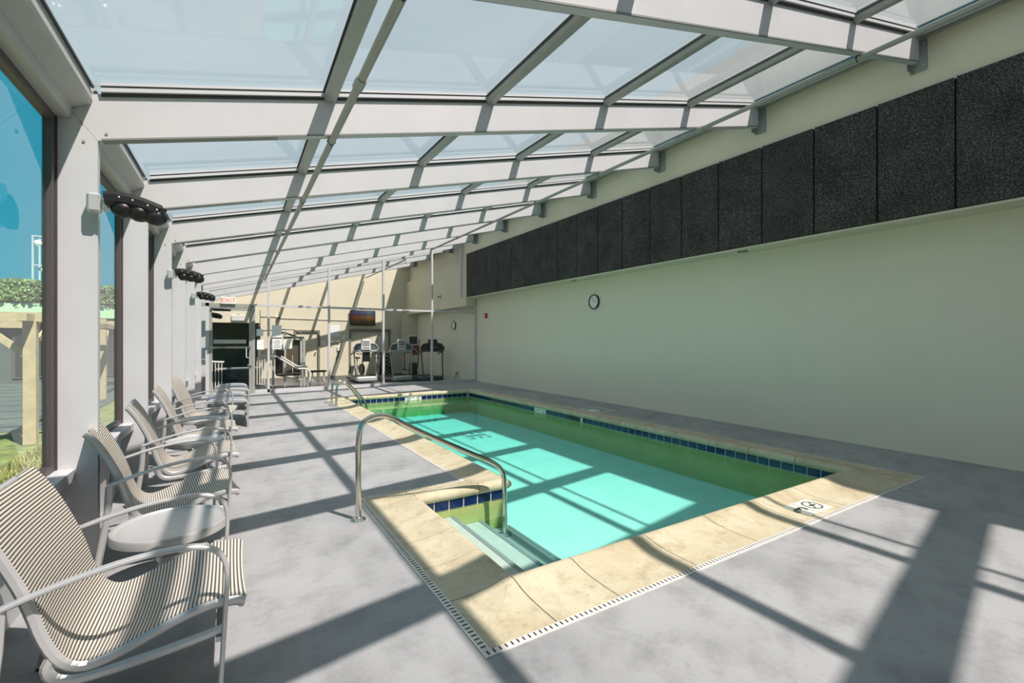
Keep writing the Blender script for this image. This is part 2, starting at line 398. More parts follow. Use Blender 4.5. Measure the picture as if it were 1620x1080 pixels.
pool = setting('pool_basin', 'plastered pool basin with blue waterline tiles and cream coping')
IN = [(1.48, 2.42), (6.02, 2.42), (6.02, 12.2), (2.48, 12.2), (2.48, 4.13), (1.48, 4.13)]
FD = -0.60
sh = MB()
for a in range(6):
    p0, p1 = IN[a], IN[(a + 1) % 6]
    sh.add([(p0[0], p0[1], -0.03), (p1[0], p1[1], -0.03), (p1[0], p1[1], FD), (p0[0], p0[1], FD)], [(0, 1, 2, 3)])
sh.build('basin_wall', 'plaster_olive', pool); sh = MB()
sh.add([(1.48, 2.42, FD), (6.02, 2.42, FD), (6.02, 4.13, FD), (1.48, 4.13, FD)], [(0, 1, 2, 3)])
sh.add([(2.48, 4.13, FD), (6.02, 4.13, FD), (6.02, 12.2, FD), (2.48, 12.2, FD)], [(0, 1, 2, 3)])
sh.build('basin_floor', 'plaster', pool)
# steps in the alcove
for k, (x0, x1, z) in enumerate(((1.48, 1.87, -0.22), (1.87, 2.18, -0.33), (2.18, 2.50, -0.44))):
    st_ = MB().box(x0, x1, 2.425, 4.125, FD, z); o = st_.build('pool_step', 'step_plaster', pool)
    MB().box(x1 - 0.035, x1 + 0.004, 2.43, 4.12, z - 0.02, z + 0.004).build('step_edge', 'step_edge', o)
# floor grate
gr = MB()
gr.box(4.35, 4.88, 8.62, 9.36, FD, FD + 0.012); g_ = gr.build('drain_cover', 'plaster', pool)
sl = MB()
for i in range(5):
    for j in range(3):
        if (i + j) % 2 == 0 or j == 1: sl.box(4.39 + i * 0.095, 4.47 + i * 0.095, 8.68 + j * 0.23, 8.84 + j * 0.23, FD + 0.012, FD + 0.016)
sl.build('cover_slots', 'step_edge', g_)

# coping stones: bullnose section, one mesh per stone
def prof(w):
    return [(-0.030, -0.030), (-0.038, -0.008), (-0.034, 0.016), (-0.018, 0.036), (0.006, 0.047), (0.035, 0.047), (0.08, 0.036), (0.14, 0.022), (0.22, 0.012), (w * 0.75, 0.008), (w, 0.008), (w, -0.05), (-0.012, -0.05)]
def stone(org, d, nrm, a, b, w, ea=0.0, eb=0.0, gap=0.0035):
    P = prof(w); org = Vector(org); d = Vector(d); nrm = Vector(nrm); mb = MB(); vs = []
    # three cuts so that the face is very slightly uneven
    ts = [0, 1]
    for s in ts:
        for t, z in P:
            base = (a + gap + ea * t) if s == 0 else (b - gap + eb * t)
            v = org + d * base + nrm * t; vs.append((v.x, v.y, z))
    n = len(P); fs = [tuple(range(n)), tuple(reversed(range(n, 2 * n)))] + [(i, n + i, n + (i + 1) % n, (i + 1) % n) for i in range(n)]
    mb.add(vs, fs); mb.sm = [False, False] + [True] * 10 + [False] * 3
    o = mb.build('coping_stone', 'coping', pool); 
    return o
def run(org, d, nrm, L, w, step, first=None):
    cuts = [0.0]; x = first or step
    while x < L - step * 0.45: cuts.append(x); x += step
    cuts.append(L)
    for i in range(len(cuts) - 1): stone(org, d, nrm, cuts[i], cuts[i + 1], w)
def corner(c, n1, n2, w1, w2):
    """square corner stone: outside the corner point c, widths w1 along n1 and w2 along n2, with a hip crease"""
    mb = MB()
    for (d, nn, L, w) in ((n2, n1, w2, w1), (n1, n2, w1, w2)):
        P = prof(w); org = Vector(c); d = Vector(d); nn = Vector(nn); vs = []
        for s in (0, 1):
            for t, z in P:
                v = org + nn * max(t, 0.0) + d * ((L * max(t, 0.0) / w) if s else 0.0035); vs.append((v.x, v.y, z))
        n = len(P); mb.add(vs, [tuple(range(n)), tuple(reversed(range(n, 2 * n)))] + [(i, n + i, n + (i + 1) % n, (i + 1) % n) for i in range(n)])
    mb.sm = ([False, False] + [True] * 10 + [False] * 3) * 2
    mb.build('coping_stone', 'coping', pool)
run((1.48, 2.42), (1, 0), (0, -1), 4.54, 0.47, 0.70, 0.46)            # near edge
run((1.48, 2.42), (0, 1), (-1, 0), 1.71, 0.40, 0.43)                  # alcove side
run((1.48, 4.13), (1, 0), (0, 1), 1.00 - 0.34, 0.31, 0.66)            # alcove far edge
stone((2.48, 4.13), (1, 0), (0, 1), -0.34, 0.0, 0.31, 0.0, -0.34 / 0.31)      # mitred pair on the outward corner
stone((2.48, 4.13), (0, 1), (-1, 0), 0.0, 0.31, 0.34, 0.31 / 0.34, 0.0)
run((2.48, 4.44), (0, 1), (-1, 0), 7.76, 0.34, 0.60)                  # window side of the main pool
run((2.48, 12.2), (1, 0), (0, 1), 3.54, 0.44, 0.60)                   # far edge
run((6.02, 2.42), (0, 1), (1, 0), 9.78, 0.43, 0.60)                   # wall side
corner((1.48, 2.42), (-1, 0), (0, -1), 0.40, 0.47); corner((6.02, 2.42), (1, 0), (0, -1), 0.43, 0.47)
corner((1.48, 4.13), (-1, 0), (0, 1), 0.40, 0.31); corner((2.48, 12.2), (-1, 0), (0, 1), 0.34, 0.44); corner((6.02, 12.2), (1, 0), (0, 1), 0.43, 0.44)
# joint mortar under the stones
mo = MB()
for x0, x1, y0, y1 in ((1.08, 6.45, 1.95, 2.41), (1.08, 1.47, 2.41, 4.14), (1.08, 2.47, 4.14, 4.42), (2.14, 2.47, 4.42, 12.21), (2.14, 6.45, 12.21, 12.64), (6.03, 6.45, 2.41, 12.21)):
    mo.box(x0, x1, y0, y1, -0.12, -0.004)
mo.build('mortar_bed', 'grout', pool)

# waterline tiles
TP = 0.155
tile_me = MB().rbox((0, 0, 0), (TP - 0.012, 0.012, 0.090), 0.004).mesh('tile', M['tile'])
def tiles(org, d, nrm, L, skip=()):
    d = Vector((d[0], d[1], 0)); nrm = Vector((nrm[0], nrm[1], 0)); org = Vector((org[0], org[1], -0.098))
    rz = math.atan2(d.y, d.x); n = int(L / TP); pad = (L - n * TP) / 2
    for i in range(n):
        s = pad + (i + 0.5) * TP
        if any(a < s < b for a, b in skip): continue
        inst('tile', tile_me, pool, org + d * s + nrm * 0.004, (0, 0, rz))
    q = MB(); a = org + nrm * 0.002; b_ = org + d * L + nrm * 0.002
    q.add([(a.x, a.y, -0.152), (b_.x, b_.y, -0.152), (b_.x, b_.y, -0.048), (a.x, a.y, -0.048)], [(0, 1, 2, 3)])
    q.build('grout_band', 'grout', pool)
tiles((1.48, 4.13), (1, 0), (0, -1), 1.00)
tiles((2.48, 12.2), (1, 0), (0, -1), 3.54, [(1.68, 2.06)])
tiles((6.02, 2.42), (0, 1), (-1, 0), 9.78, [(5.90, 6.32), (4.72, 5.12)])
tiles((2.48, 4.13), (0, 1), (1, 0), 8.07)
# depth markers
mk = MB().rbox((4.35, 12.192, -0.092), (0.34, 0.014, 0.11), 0.003).build('depth_marker', 'tile_white', pool, label='white depth marker on the far tile line')
def ring(mb, c, r, axis_u, axis_v, th, n=24, dep=0.002):
    c = Vector(c); u = Vector(axis_u); v = Vector(axis_v); nn = u.cross(v) * dep; vs = []
    for k in range(n):
        a = 2 * PI * k / n; d_ = u * math.cos(a) + v * math.sin(a); vs += [c + d_ * (r - th) + nn, c + d_ * r + nn]
    mb.add(vs, [(2 * k, 2 * k + 1, (2 * k + 3) % (2 * n), (2 * k + 2) % (2 * n)) for k in range(n)])
def R3(rx, ry, rz, loc): return Matrix.Translation(Vector(loc)) @ Matrix.Rotation(rz, 4, 'Z') @ Matrix.Rotation(ry, 4, 'Y') @ Matrix.Rotation(rx, 4, 'X')
text_mesh('3 FT', 0.085, 'ink', 'marker_letters', mk, R3(PI / 2, 0, 0, (4.29, 12.183, -0.092)), 0.001)
q = MB(); ring(q, (4.46, 12.183, -0.092), 0.043, (1, 0, 0), (0, 0, 1), 0.008); q.bar((4.43, 12.181, -0.065), (4.49, 12.181, -0.12), 0.007, 0.002, (0, 1, 0)); q.bar((4.44, 12.181, -0.098), (4.48, 12.181, -0.088), 0.010, 0.002, (0, 1, 0))
q.build('no_diving_symbol', 'ink', mk)
mk = MB().rbox((6.012, 8.53, -0.092), (0.014, 0.36, 0.10), 0.003).build('depth_marker', 'tile_white', pool, label='white depth marker on the wall-side tile line')
text_mesh('3 FT', 0.08, 'ink', 'marker_letters', mk, R3(PI / 2, 0, -PI / 2, (6.003, 8.60, -0.092)), 0.001)
q = MB(); ring(q, (6.003, 8.42, -0.092), 0.04, (0, -1, 0), (0, 0, 1), 0.008, dep=-0.002); q.bar((6.001, 8.45, -0.065), (6.001, 8.39, -0.12), 0.007, 0.002, (1, 0, 0)); q.build('no_diving_symbol', 'ink', mk)
mk = MB().rbox((6.012, 7.34, -0.095), (0.014, 0.38, 0.092), 0.003).build('skimmer_mouth', 'tile_black', pool)
# deck marking plates lying in the coping
mk = MB().box(4.20, 4.33, 1.985, 2.215, 0.0105, 0.0185).build('deck_marker', 'tile_white', pool, label='white marker plate with a black 3')
text_mesh('3', 0.20, 'ink', 'marker_letters', mk, R3(0, 0, PI / 2, (4.262, 2.10, 0.0215)), 0.0005)
mk2 = MB().box(4.34, 4.58, 1.985, 2.215, 0.0105, 0.0185).build('deck_marker', 'tile_white', pool, label='white marker plate with a no diving symbol')
q = MB(); ring(q, (4.46, 2.10, 0.0185), 0.085, (1, 0, 0), (0, 1, 0), 0.012); q.bar((4.41, 2.045, 0.0205), (4.51, 2.155, 0.0205), 0.010, 0.001); q.bar((4.42, 2.105, 0.0205), (4.50, 2.095, 0.0205), 0.018, 0.001)
q.build('no_diving_symbol', 'ink', mk2)
# slotted drain strip round the coping
dr = MB(); so = MB()
def strip(x0, x1, y0, y1, along):
    dr.box(x0, x1, y0, y1, -0.03, 0.006)
    if along == 'x':
        x = x0 + 0.02
        while x < x1 - 0.01: so.box(x, x + 0.010, y0 + 0.012, y1 - 0.010, 0.006, 0.0068); x += 0.034
    else:
        y = y0 + 0.02
        while y < y1 - 0.01: so.box(x0 + 0.010, x1 - 0.010, y, y + 0.010, 0.006, 0.0068); y += 0.034
strip(1.03, 6.50, 1.905, 1.955, 'x'); strip(1.03, 1.08, 1.955, 4.42, 'y'); strip(1.03, 2.14, 4.42, 4.465, 'x')
strip(2.10, 2.14, 4.465, 12.64, 'y'); strip(2.10, 6.50, 12.64, 12.68, 'x'); strip(6.45, 6.49, 1.955, 12.64, 'y')
dob = dr.build('deck_drain', 'drain_white', pool); so.build('drain_slots', 'slot', dob, kind='stuff')
# water
wtr = MB(); e_ = 0.012
wp = [(1.48 - e_, 2.42 - e_), (6.02 + e_, 2.42 - e_), (6.02 + e_, 12.2 + e_), (2.48 - e_, 12.2 + e_), (2.48 - e_, 4.13 + e_), (1.48 - e_, 4.13 + e_)]
wtr.prism(wp, 2, FD - 0.02, WZ)
w_ = wtr.build('pool_water', 'water', None, kind='structure', label='clear turquoise pool water')

# skimmer lid in the deck by the wall
t = thing('skimmer_lid', 'round white skimmer lid in a square outline on the deck by the long wall', 'lid', (6.70, 7.45, 0))
fr_ = MB()
for a, b_ in (((-0.26, -0.29), (0.30, -0.27)), ((0.30, -0.27), (0.30, 0.30)), ((0.30, 0.30), (-0.26, 0.30)), ((-0.26, 0.30), (-0.26, -0.29))):
    fr_.bar((a[0], a[1], 0.003), (b_[0], b_[1], 0.003), 0.022, 0.006)
fr_.build('outline_frame', 'drain_white', t); MB().lathe([(0.13, 0.0), (0.13, 0.008), (0.11, 0.012), (0.0, 0.013)], 28, (-0.08, -0.02, 0)).build('lid', 'tile_white', t)

# ------------------------------------------------------------------ long wall
wr_ = setting('wall_right', 'long sage stucco wall with a bulkhead above')
MB().box(XW, XW + 0.25, -4.4, 24, -0.5, 3.02).build('lower_wall', 'stucco', wr_)
MB().box(XB, XW + 0.25, -7, 15.05, 3.02, 6.3).build('bulkhead', 'tan_wall', wr_)
MB().box(XB + 0.12, XW + 0.25, 15.05, 24, 2.74, 4.3).build('bulkhead', 'tan_wall', wr_)
MB().box(XB + 0.28, XW + 0.25, 15.05, 24, 4.3, 6.0).build('bulkhead', 'tan_wall', wr_)
MB().box(XB - 0.012, XB, -4.2, 14.86, 4.553, 4.57).build('panel_trim', 'white_metal', wr_)
MB().box(XB - 0.02, XB + 0.02, -4.2, 14.86, 3.0, 3.022).build('soffit_bead', 'stucco', wr_)
MB().box(XB - 0.006, XB - 0.0005, -4.2, 14.68, 3.03, 4.545).build('panel_backing', 'black', wr_)
for k in range(-8, 17):
    y0 = 1.832 + 0.756 * k
    h0 = 0.0035 * math.sin(k * 2.3)
    MB().rbox((XB - 0.026 + h0 * 0.5, y0 + 0.378, 3.787), (0.05, 0.738, 1.515), 0.005).build('acoustic_panel', 'acoustic', wr_)
    MB().bar((XB - 0.03, y0, 4.53), (XB - 0.03, y0, 4.565), 0.02, 0.045, (1, 0, 0)).build('panel_clip', 'white_metal', wr_)
# recessed downlights in the soffit
for n_, (dy, lab) in enumerate(((4.62, 'recessed soffit downlight nearer the camera'), (9.13, 'recessed soffit downlight above the clock side of the wall'))):
    t = thing('recessed_downlight', lab, 'light', (7.48, dy, 3.02), 0, 'recessed downlights in the soffit')
    MB().lathe([(0.085, -0.006), (0.085, 0.0), (0.060, 0.0), (0.060, -0.004)], 24, cap=False).build('trim_ring', 'grey_metal', t)
    MB().lathe([(0.058, -0.003), (0.0, -0.002)], 24).build('lamp_glass', 'screen', t)
# clock
t = thing('wall_clock', 'round white wall clock with black rim on the long wall', 'clock', (XW - 0.001, 8.62, 2.45))
cm = Matrix.Rotation(-PI / 2, 4, 'Y')
def lathe_x(prof_, n=36, cap=True):
    mb = MB().lathe(prof_, n, cap=cap); mb.v = [tuple(cm @ Vector(v)) for v in mb.v]; return mb
lathe_x([(0.175, 0.0), (0.185, 0.02), (0.18, 0.045), (0.165, 0.05), (0.158, 0.035), (0.158, 0.0)], cap=False).build('clock_rim', 'black', t)
lathe_x([(0.160, 0.02), (0.160, 0.030), (0.0, 0.031)]).build('clock_face', 'white_plastic', t)
q = MB()
for k in range(12):
    a = 2 * PI * k / 12; d0 = 0.128; d1 = 0.148
    q.bar((-0.033, -math.sin(a) * d0, math.cos(a) * d0), (-0.033, -math.sin(a) * d1, math.cos(a) * d1), 0.008, 0.002, (1, 0, 0))
q.build('hour_marks', 'ink', t, kind='stuff')
MB().bar((-0.036, 0, 0), (-0.036, -0.075, 0.035), 0.010, 0.003, (1, 0, 0)).build('hour_hand', 'ink', t)
MB().bar((-0.038, 0, 0), (-0.038, 0.060, 0.095), 0.006, 0.003, (1, 0, 0)).build('minute_hand', 'ink', t)
t = thing('fire_alarm_box', 'small red fire alarm box on the long wall near the partition', 'alarm', (XW, 14.23, 2.36))
MB().rbox((-0.035, 0, 0), (0.07, 0.13, 0.17), 0.008).build('alarm_body', 'red', t); MB().cbox((-0.072, 0, 0.01), (0.006, 0.05, 0.06)).build('alarm_lens', 'white_plastic', t)
t = thing('wall_switch', 'small white switch plate low on the long wall near the partition', 'switch', (XW, 14.19, 1.30))
MB().rbox((-0.006, 0, 0), (0.012, 0.08, 0.12), 0.003).build('switch_plate', 'white_plastic', t); MB().cbox((-0.016, 0, 0), (0.012, 0.02, 0.03)).build('toggle', 'white_plastic', t)

# ------------------------------------------------------------------ roof
ceil = setting('ceiling', 'sloping glazed roof on white rafters')
def frame_beam(y, x_end=XB - 0.16, w=0.065):
    xi, xo = xin(y), xout(y)
    poly_ = [(xi, zb(xi)), (x_end, zb(x_end)), (x_end, zt(x_end) + 0.03), (xo, zt(xo) + 0.03)]
    b_ = MB().prism(poly_, 1, y, y + w).build('rafter', 'white_metal', ceil)
    xs_ = (xi + 0.02, x_end)
    def slab(name, ya, yb, z0, z1, m_):
        P_ = [(xs_[0], zt(xs_[0]) + z0), (xs_[1], zt(xs_[1]) + z0), (xs_[1], zt(xs_[1]) + z1), (xs_[0], zt(xs_[0]) + z1)]
        MB().prism(P_, 1, ya, yb).build(name, m_, b_)
    slab('gasket', y - 0.012, y + w + 0.012, 0.012, 0.030, 'gasket')
    slab('glazing_ledge', y - 0.032, y + w + 0.032, 0.032, 0.062, 'white_metal')
    slab('gasket', y - 0.024, y + w + 0.024, 0.062, 0.070, 'gasket')
    slab('glazing_ledge', y - 0.040, y + w + 0.040, 0.070, 0.088, 'white_metal')
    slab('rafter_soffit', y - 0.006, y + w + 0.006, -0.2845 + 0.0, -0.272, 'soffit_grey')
    return b_
wl = setting('wall_left', 'white window columns with sills')
for y in FR:
    b_ = frame_beam(y)
    xi, xo = xin(y), xout(y)
    c_ = MB().prism([(xo, -0.3 if y > 15 else 0), (xi, -0.3 if y > 15 else 0), (xi, zb(xi) - 0.002), (xo, zt(xo) + 0.028)], 1, y + 0.001, y + 0.066).build('column', 'white_metal', wl)
    # bolts at the mitre
    if y < 16:
        q = MB()
        for dx, dz in ((0.045, 0.055), (-0.07, -0.02), (-0.12, 0.19), (-0.08, 0.10)):
            q.cyl((xi + dx, y - 0.006, zb(xi) + dz), (xi + dx, y + 0.01, zb(xi) + dz), 0.0085, 10)
        q.build('bolts', 'grey_metal', c_, kind='stuff')
    # wall bracket
    br = MB().rbox((XB - 0.006, y + 0.05, zb(7.0) + 0.16), (0.012, 0.17, 0.40), 0.003).rbox((XB - 0.08, y + 0.115, zb(7.0) + 0.16), (0.15, 0.012, 0.38), 0.003)
    bk = br.build('wall_bracket', 'grey_metal', ceil)
    q = MB()
    for dz in (0.03, 0.29): q.cyl((XB - 0.02, y + 0.0, zb(7.0) + dz), (XB - 0.010, y + 0.0, zb(7.0) + dz), 0.012, 10)
    q.build('bracket_bolts', 'white_metal', bk)
# purlins between rafters and the panes
bays = [(-5.7, FR[0])] + [(FR[i] + 0.065, FR[i + 1]) for i in range(len(FR) - 1)] + [(FR[-1] + 0.065, YBACK)]
def lean(i): return 0
for y0, y1 in bays:
    for i in range(5):
        xa, xb_ = prx(i, y0), prx(i, y1); w = 0.10 if i < 4 else 0.06
        mb = MB(); vs = []
        for y, x in ((y0, xa), (y1, xb_)):
            z = zt(x); vs += [(x - w / 2 + 0.012, y, z - 0.008), (x + w / 2 - 0.012, y, z + 0.002), (x + w / 2, y, z + 0.02), (x + w / 2, y, z + 0.105), (x - w / 2, y, z + 0.080), (x - w / 2, y, z + 0.008)]
        mb.add(vs, [(5, 4, 3, 2, 1, 0), (6, 7, 8, 9, 10, 11)] + [(k, (k + 1) % 6, 6 + (k + 1) % 6, 6 + k) for k in range(6)])
        pu = mb.build('purlin', 'purlin_metal', ceil)
        mb = MB(); vs = []
        for y, x in ((y0, xa), (y1, xb_)):
            z = zt(x) + 0.062; s_ = ST * 0.06; vs += [(x - w / 2 - 0.014, y, z - s_), (x + w / 2 + 0.014, y, z + s_), (x + w / 2 + 0.014, y, z + s_ + 0.012), (x - w / 2 - 0.014, y, z - s_ + 0.012)]
        mb.add(vs, [(3, 2, 1, 0), (4, 5, 6, 7)] + [(k, (k + 1) % 4, 4 + (k + 1) % 4, 4 + k) for k in range(4)]).build('gasket', 'gasket', pu)
    # panes
    for i in range(5):
        lo = (lambda y, i=i: (xin(y) - 0.10) if i == 0 else prx(i - 1, y)); hi = (lambda y, i=i: prx(i, y))
        vs = []
        for dz in (0.098, 0.106):
            for y in (y0 - 0.05, y1 + 0.05):
                for x in (lo(y), hi(y)): vs.append((x, y, zt(x) + dz))
        MB().add([vs[0], vs[1], vs[3], vs[2]], [(0, 1, 2, 3)]).build('roof_pane', 'roof_glass', ceil)
MB().prism([(XB, zt(XB) + 0.06), (XW, zt(XB) + 0.12), (XW, zt(XB) + 0.16), (XB, zt(XB) + 0.11)], 1, 15.05, YBACK + 0.2).build('flashing', 'purlin_metal', ceil)
# strip of metal flashing between last purlin and the wall
MB().prism([(6.96, zt(6.96) + 0.06), (XB, zt(XB) + 0.06), (XB, zt(XB) + 0.11), (6.96, zt(6.96) + 0.11)], 1, -5.7, YBACK).build('flashing', 'purlin_metal', ceil)
MB().prism([(7.06, zt(7.06) + 0.0), (XB - 0.003, zt(XB) + 0.0), (XB - 0.003, zt(XB) + 0.058), (7.06, zt(7.06) + 0.058)], 1, -5.7, YBACK).build('ledger', 'purlin_metal', ceil)

# eave header in two steps, per bay; windows, sills
wi = 0
for bi, (y0, y1) in enumerate(bays):
    def quad_run(name, pts, m_, par):
        mb = MB(); n = len(pts); vs = [(p_[0] + sk(y), y, p_[1]) for y in (y0, y1) for p_ in pts]
        mb.add(vs, [tuple(reversed(range(n))), tuple(range(n, 2 * n))] + [(k, (k + 1) % n, n + (k + 1) % n, n + k) for k in range(n)])
        return mb.build(name, m_, par)
    hd = quad_run('eave_header', [(-0.99, 2.955), (-0.885, 2.955), (-0.875, 3.03), (-0.785, 3.075), (-0.775, 3.10), (-0.79, 3.22), (-0.99, 3.22)], 'header_metal', wl)
    quad_run('gasket', [(-0.783, 3.185), (-0.768, 3.185), (-0.768, 3.20), (-0.783, 3.20)], 'gasket', hd)
    base = -0.25 if y0 > 15 else 0.0
    quad_run('dado_panel', [(-1.0, base), (-0.965, base), (-0.965, 0.60), (-1.0, 0.60)], 'wall_white', wl)
    si = quad_run('sill', [(-1.02, 0.575), (-0.87, 0.575), (-0.862, 0.583), (-0.862, 0.652), (-1.02, 0.66)], 'white_metal', wl)
    wi += 1
    wd = setting('window_%d' % wi, 'tall tinted window pane in a dark frame')
    for zz0, zz1 in ((0.655, 0.70), (2.905, 2.955)): quad_run('window_frame', [(-1.0, zz0), (-0.955, zz0), (-0.955, zz1), (-1.0, zz1)], 'bronze', wd)
    for ya, yb_ in ((y0, y0 + 0.045), (y1 - 0.075, y1)):
        MB().prism([(-1.0 + sk(ya), 0.70), (-0.955 + sk(ya), 0.70), (-0.955 + sk(ya), 2.905), (-1.0 + sk(ya), 2.905)], 1, ya, yb_).build('window_frame', 'bronze', wd)
    MB().box(-0.957 + sk(y1), -0.947 + sk(y1), y1 - 0.014, y1 - 0.001, 0.66, 2.95).build('gasket', 'gasket', wd)
    mb = MB(); mb.add([(-0.98 + sk(y), y, z) for y, z in ((y0 + 0.04, 0.69), (y1 - 0.06, 0.69), (y1 - 0.06, 2.91), (y0 + 0.04, 2.91))], [(0, 1, 2, 3)])
    mb.build('window_pane', 'win_glass', wd)

# sprinkler pipes under the rafters with hangers
def pipe(pts, hang, lab):
    t = thing('sprinkler_pipe', lab, 'pipe', (0, 0, 0))
    MB().tube(pts, 0.027, 12).build('pipe_run', 'purlin_metal', t)
    for x, y, z in hang:
        q = MB(); q.tube([(x - 0.033, y, z), (x, y, z + 0.036), (x + 0.033, y, z), (x, y, z - 0.036), (x - 0.033, y, z)], 0.006, 6, False)
        q.tube([(x - 0.01, y, z + 0.036), (x - 0.03, y, z + 0.085), (x - 0.005, y, z + 0.11)], 0.006, 6); q.build('pipe_hanger', 'gasket', t)
    for y in (3.2,):
        f = [p_ for p_ in pts]; 
    return t
x1 = 0.76
px_ = lambda y: 0.695 + 0.012 * max(y, 0)
pts = [(px_(y), y, zb(px_(y)) - 0.032) for y in (-3.7, 0.17, 4.09, 8.01, 11.93, 14.9)]
t = pipe(pts, [(px_(y), y + 0.05, zb(px_(y)) - 0.032) for y in FR[2:10:1]], 'long grey pipe hung under the rafters nearer the windows')
MB().cyl((px_(3.1), 3.02, zb(px_(3.1)) - 0.032), (px_(3.1), 3.15, zb(px_(3.1)) - 0.032), 0.036, 12).build('pipe_coupling', 'purlin_metal', t)
qx = lambda y: 5.55
pts = [(qx(y), y, zb(qx(y)) - 0.032) for y in (-3.7, 2.13, 8.01, 13.9)] + [(5.55, 14.0, zb(5.55) - 0.06), (5.55, 14.03, zb(5.55) - 0.16)]
t = pipe(pts, [(qx(y), y + 0.05, zb(qx(y)) - 0.032) for y in FR[2:10:1]], 'long grey pipe hung under the rafters nearer the long wall')
MB().cyl((5.55, 4.0, zb(5.55) - 0.032), (5.55, 4.14, zb(5.55) - 0.032), 0.036, 12).build('pipe_coupling', 'purlin_metal', t)
t = thing('sprinkler_pipe', 'short grey pipe under the gym roof beyond the glass partition', 'pipe', (0, 0, 0))
MB().tube([(5.35, 15.9, zb(5.35) - 0.035), (5.35, 21.5, zb(5.35) - 0.035)], 0.027, 10).tube([(5.35, 15.9, zb(5.35) - 0.035), (5.35, 15.85, zb(5.35) - 0.15)], 0.02, 8).build('pipe_run', 'purlin_metal', t)

# ------------------------------------------------------------------ wall behind the camera
MB().box(-1.2, 7.9, -4.6, -4.4, 0, 6.0).build('wall_back', 'tan_wall', kind='structure', label='plain beige wall behind the camera')

# ------------------------------------------------------------------ glass partition (far end of the pool hall)
pw = setting('wall_far', 'glass partition between pool hall and gym')
YP = 15.0
def mull(x, z0, z1, w=0.06, m_='white_metal', dpt=0.09): return MB().box(x - w / 2, x + w / 2, YP, YP + dpt, z0, z1).build('mullion', m_, pw)
for x in (0.98, 2.635, 4.313, 6.003): mull(x, 0, zb(x))
mull(0.60, 0, 2.52, 0.075, 'purlin_metal'); mull(XW - 0.02, 0, 3.02, 0.07); mull(7.11, 3.03, zb(7.1), 0.06); mull(-0.50, 0, 2.9, 0.08)
MB().box(0.56, XW, YP - 0.005, YP + 0.085, 2.475, 2.535).build('transom', 'white_metal', pw)
for x0, x1_ in ((0.64, 2.61), (2.66, 4.29), (4.34, 5.98), (6.03, XW - 0.05)): MB().box(x0, x1_, YP, YP + 0.09, 0, 0.085).build('base_rail', 'white_metal', pw)
MB().prism([(-0.6, zb(-0.6)), (7.12, zb(7.12)), (7.12, zb(7.12) + 0.13), (-0.6, zb(-0.6) + 0.13)], 1, YP, YP + 0.09).build('top_rail', 'white_metal', pw)
MB().prism([(-0.6, zb(-0.6) + 0.13), (7.12, zb(7.12) + 0.13), (7.12, zt(7.12) + 0.09), (-0.6, zt(-0.6) + 0.09)], 1, YP + 0.03, YP + 0.06).build('top_infill', 'white_metal', pw)
MB().box(-1.0, 0.60, YP, YP + 0.09, 2.43, 2.52).build('transom', 'purlin_metal', pw)
gx_ = [(0.64, 0.95), (1.01, 2.605), (2.665, 4.283), (4.343, 5.973), (6.033, 7.08)]
for a, b_ in gx_:
    MB().add([(a, YP + 0.045, 0.085), (b_, YP + 0.045, 0.085), (b_, YP + 0.045, 2.475), (a, YP + 0.045, 2.475)], [(0, 1, 2, 3)]).build('glass_pane', 'part_glass', pw)
    MB().add([(a, YP + 0.045, 2.535), (b_, YP + 0.045, 2.535), (b_, YP + 0.045, zb(b_)), (a, YP + 0.045, zb(a))], [(0, 1, 2, 3)]).build('glass_pane', 'part_glass', pw)
MB().add([(7.14, YP + 0.045, 0.085), (XW - 0.05, YP + 0.045, 0.085), (XW - 0.05, YP + 0.045, 2.475), (7.14, YP + 0.045, 2.475)], [(0, 1, 2, 3)]).build('glass_pane', 'part_glass', pw)
MB().add([(-0.46, YP + 0.045, 2.52), (0.60, YP + 0.045, 2.52), (0.60, YP + 0.045, zb(0.6)), (-0.46, YP + 0.045, zb(-0.46))], [(0, 1, 2, 3)]).build('glass_pane', 'part_glass', pw)
for x in (2.05, 3.6, 5.1): MB().rbox((x, YP - 0.02, 2.505), (0.12, 0.03, 0.05), 0.004).build('alarm_contact', 'grey_metal', pw)
# glass door
dd = setting('door_1', 'glazed metal door with push bar in the partition')
for x in (-0.425, 0.525): MB().box(x - 0.035, x + 0.035, YP + 0.01, YP + 0.06, 0.01, 2.42).build('door_stile', 'purlin_metal', dd)
for z0, z1 in ((0.01, 0.12), (2.33, 2.42)): MB().box(-0.39, 0.49, YP + 0.01, YP + 0.06, z0, z1).build('door_rail', 'purlin_metal', dd)
MB().add([(-0.39, YP + 0.035, 0.12), (0.49, YP + 0.035, 0.12), (0.49, YP + 0.035, 2.33), (-0.39, YP + 0.035, 2.33)], [(0, 1, 2, 3)]).build('glass_pane', 'part_glass', dd)
pb = MB().rbox((0.03, YP - 0.06, 1.30), (0.98, 0.035, 0.045), 0.006).cbox((-0.45, YP - 0.03, 1.27), (0.05, 0.07, 0.09)).cbox((0.50, YP - 0.03, 1.30), (0.05, 0.07, 0.06)).build('push_bar', 'steel', dd)
MB().rbox((0.03, YP + 0.09, 1.46), (0.78, 0.03, 0.11), 0.005).build('panic_bar_back', 'silver', dd)
MB().tube([(0.42, YP - 0.0, 1.28), (0.42, YP - 0.07, 1.26), (0.42, YP - 0.07, 1.02), (0.47, YP, 1.0)], 0.012, 8).build('door_handle', 'white_plastic', dd)
MB().cyl((0.45, YP - 0.03, 0.80), (0.56, YP - 0.03, 0.80), 0.02, 10).build('lock', 'steel', dd)
t = thing('door_closer', 'black door closer arm at the top of the glazed door', 'door closer', (0, 0, 0))
MB().rbox((-0.16, YP - 0.05, 2.335), (0.42, 0.06, 0.07), 0.008).build('closer_body', 'black', t)
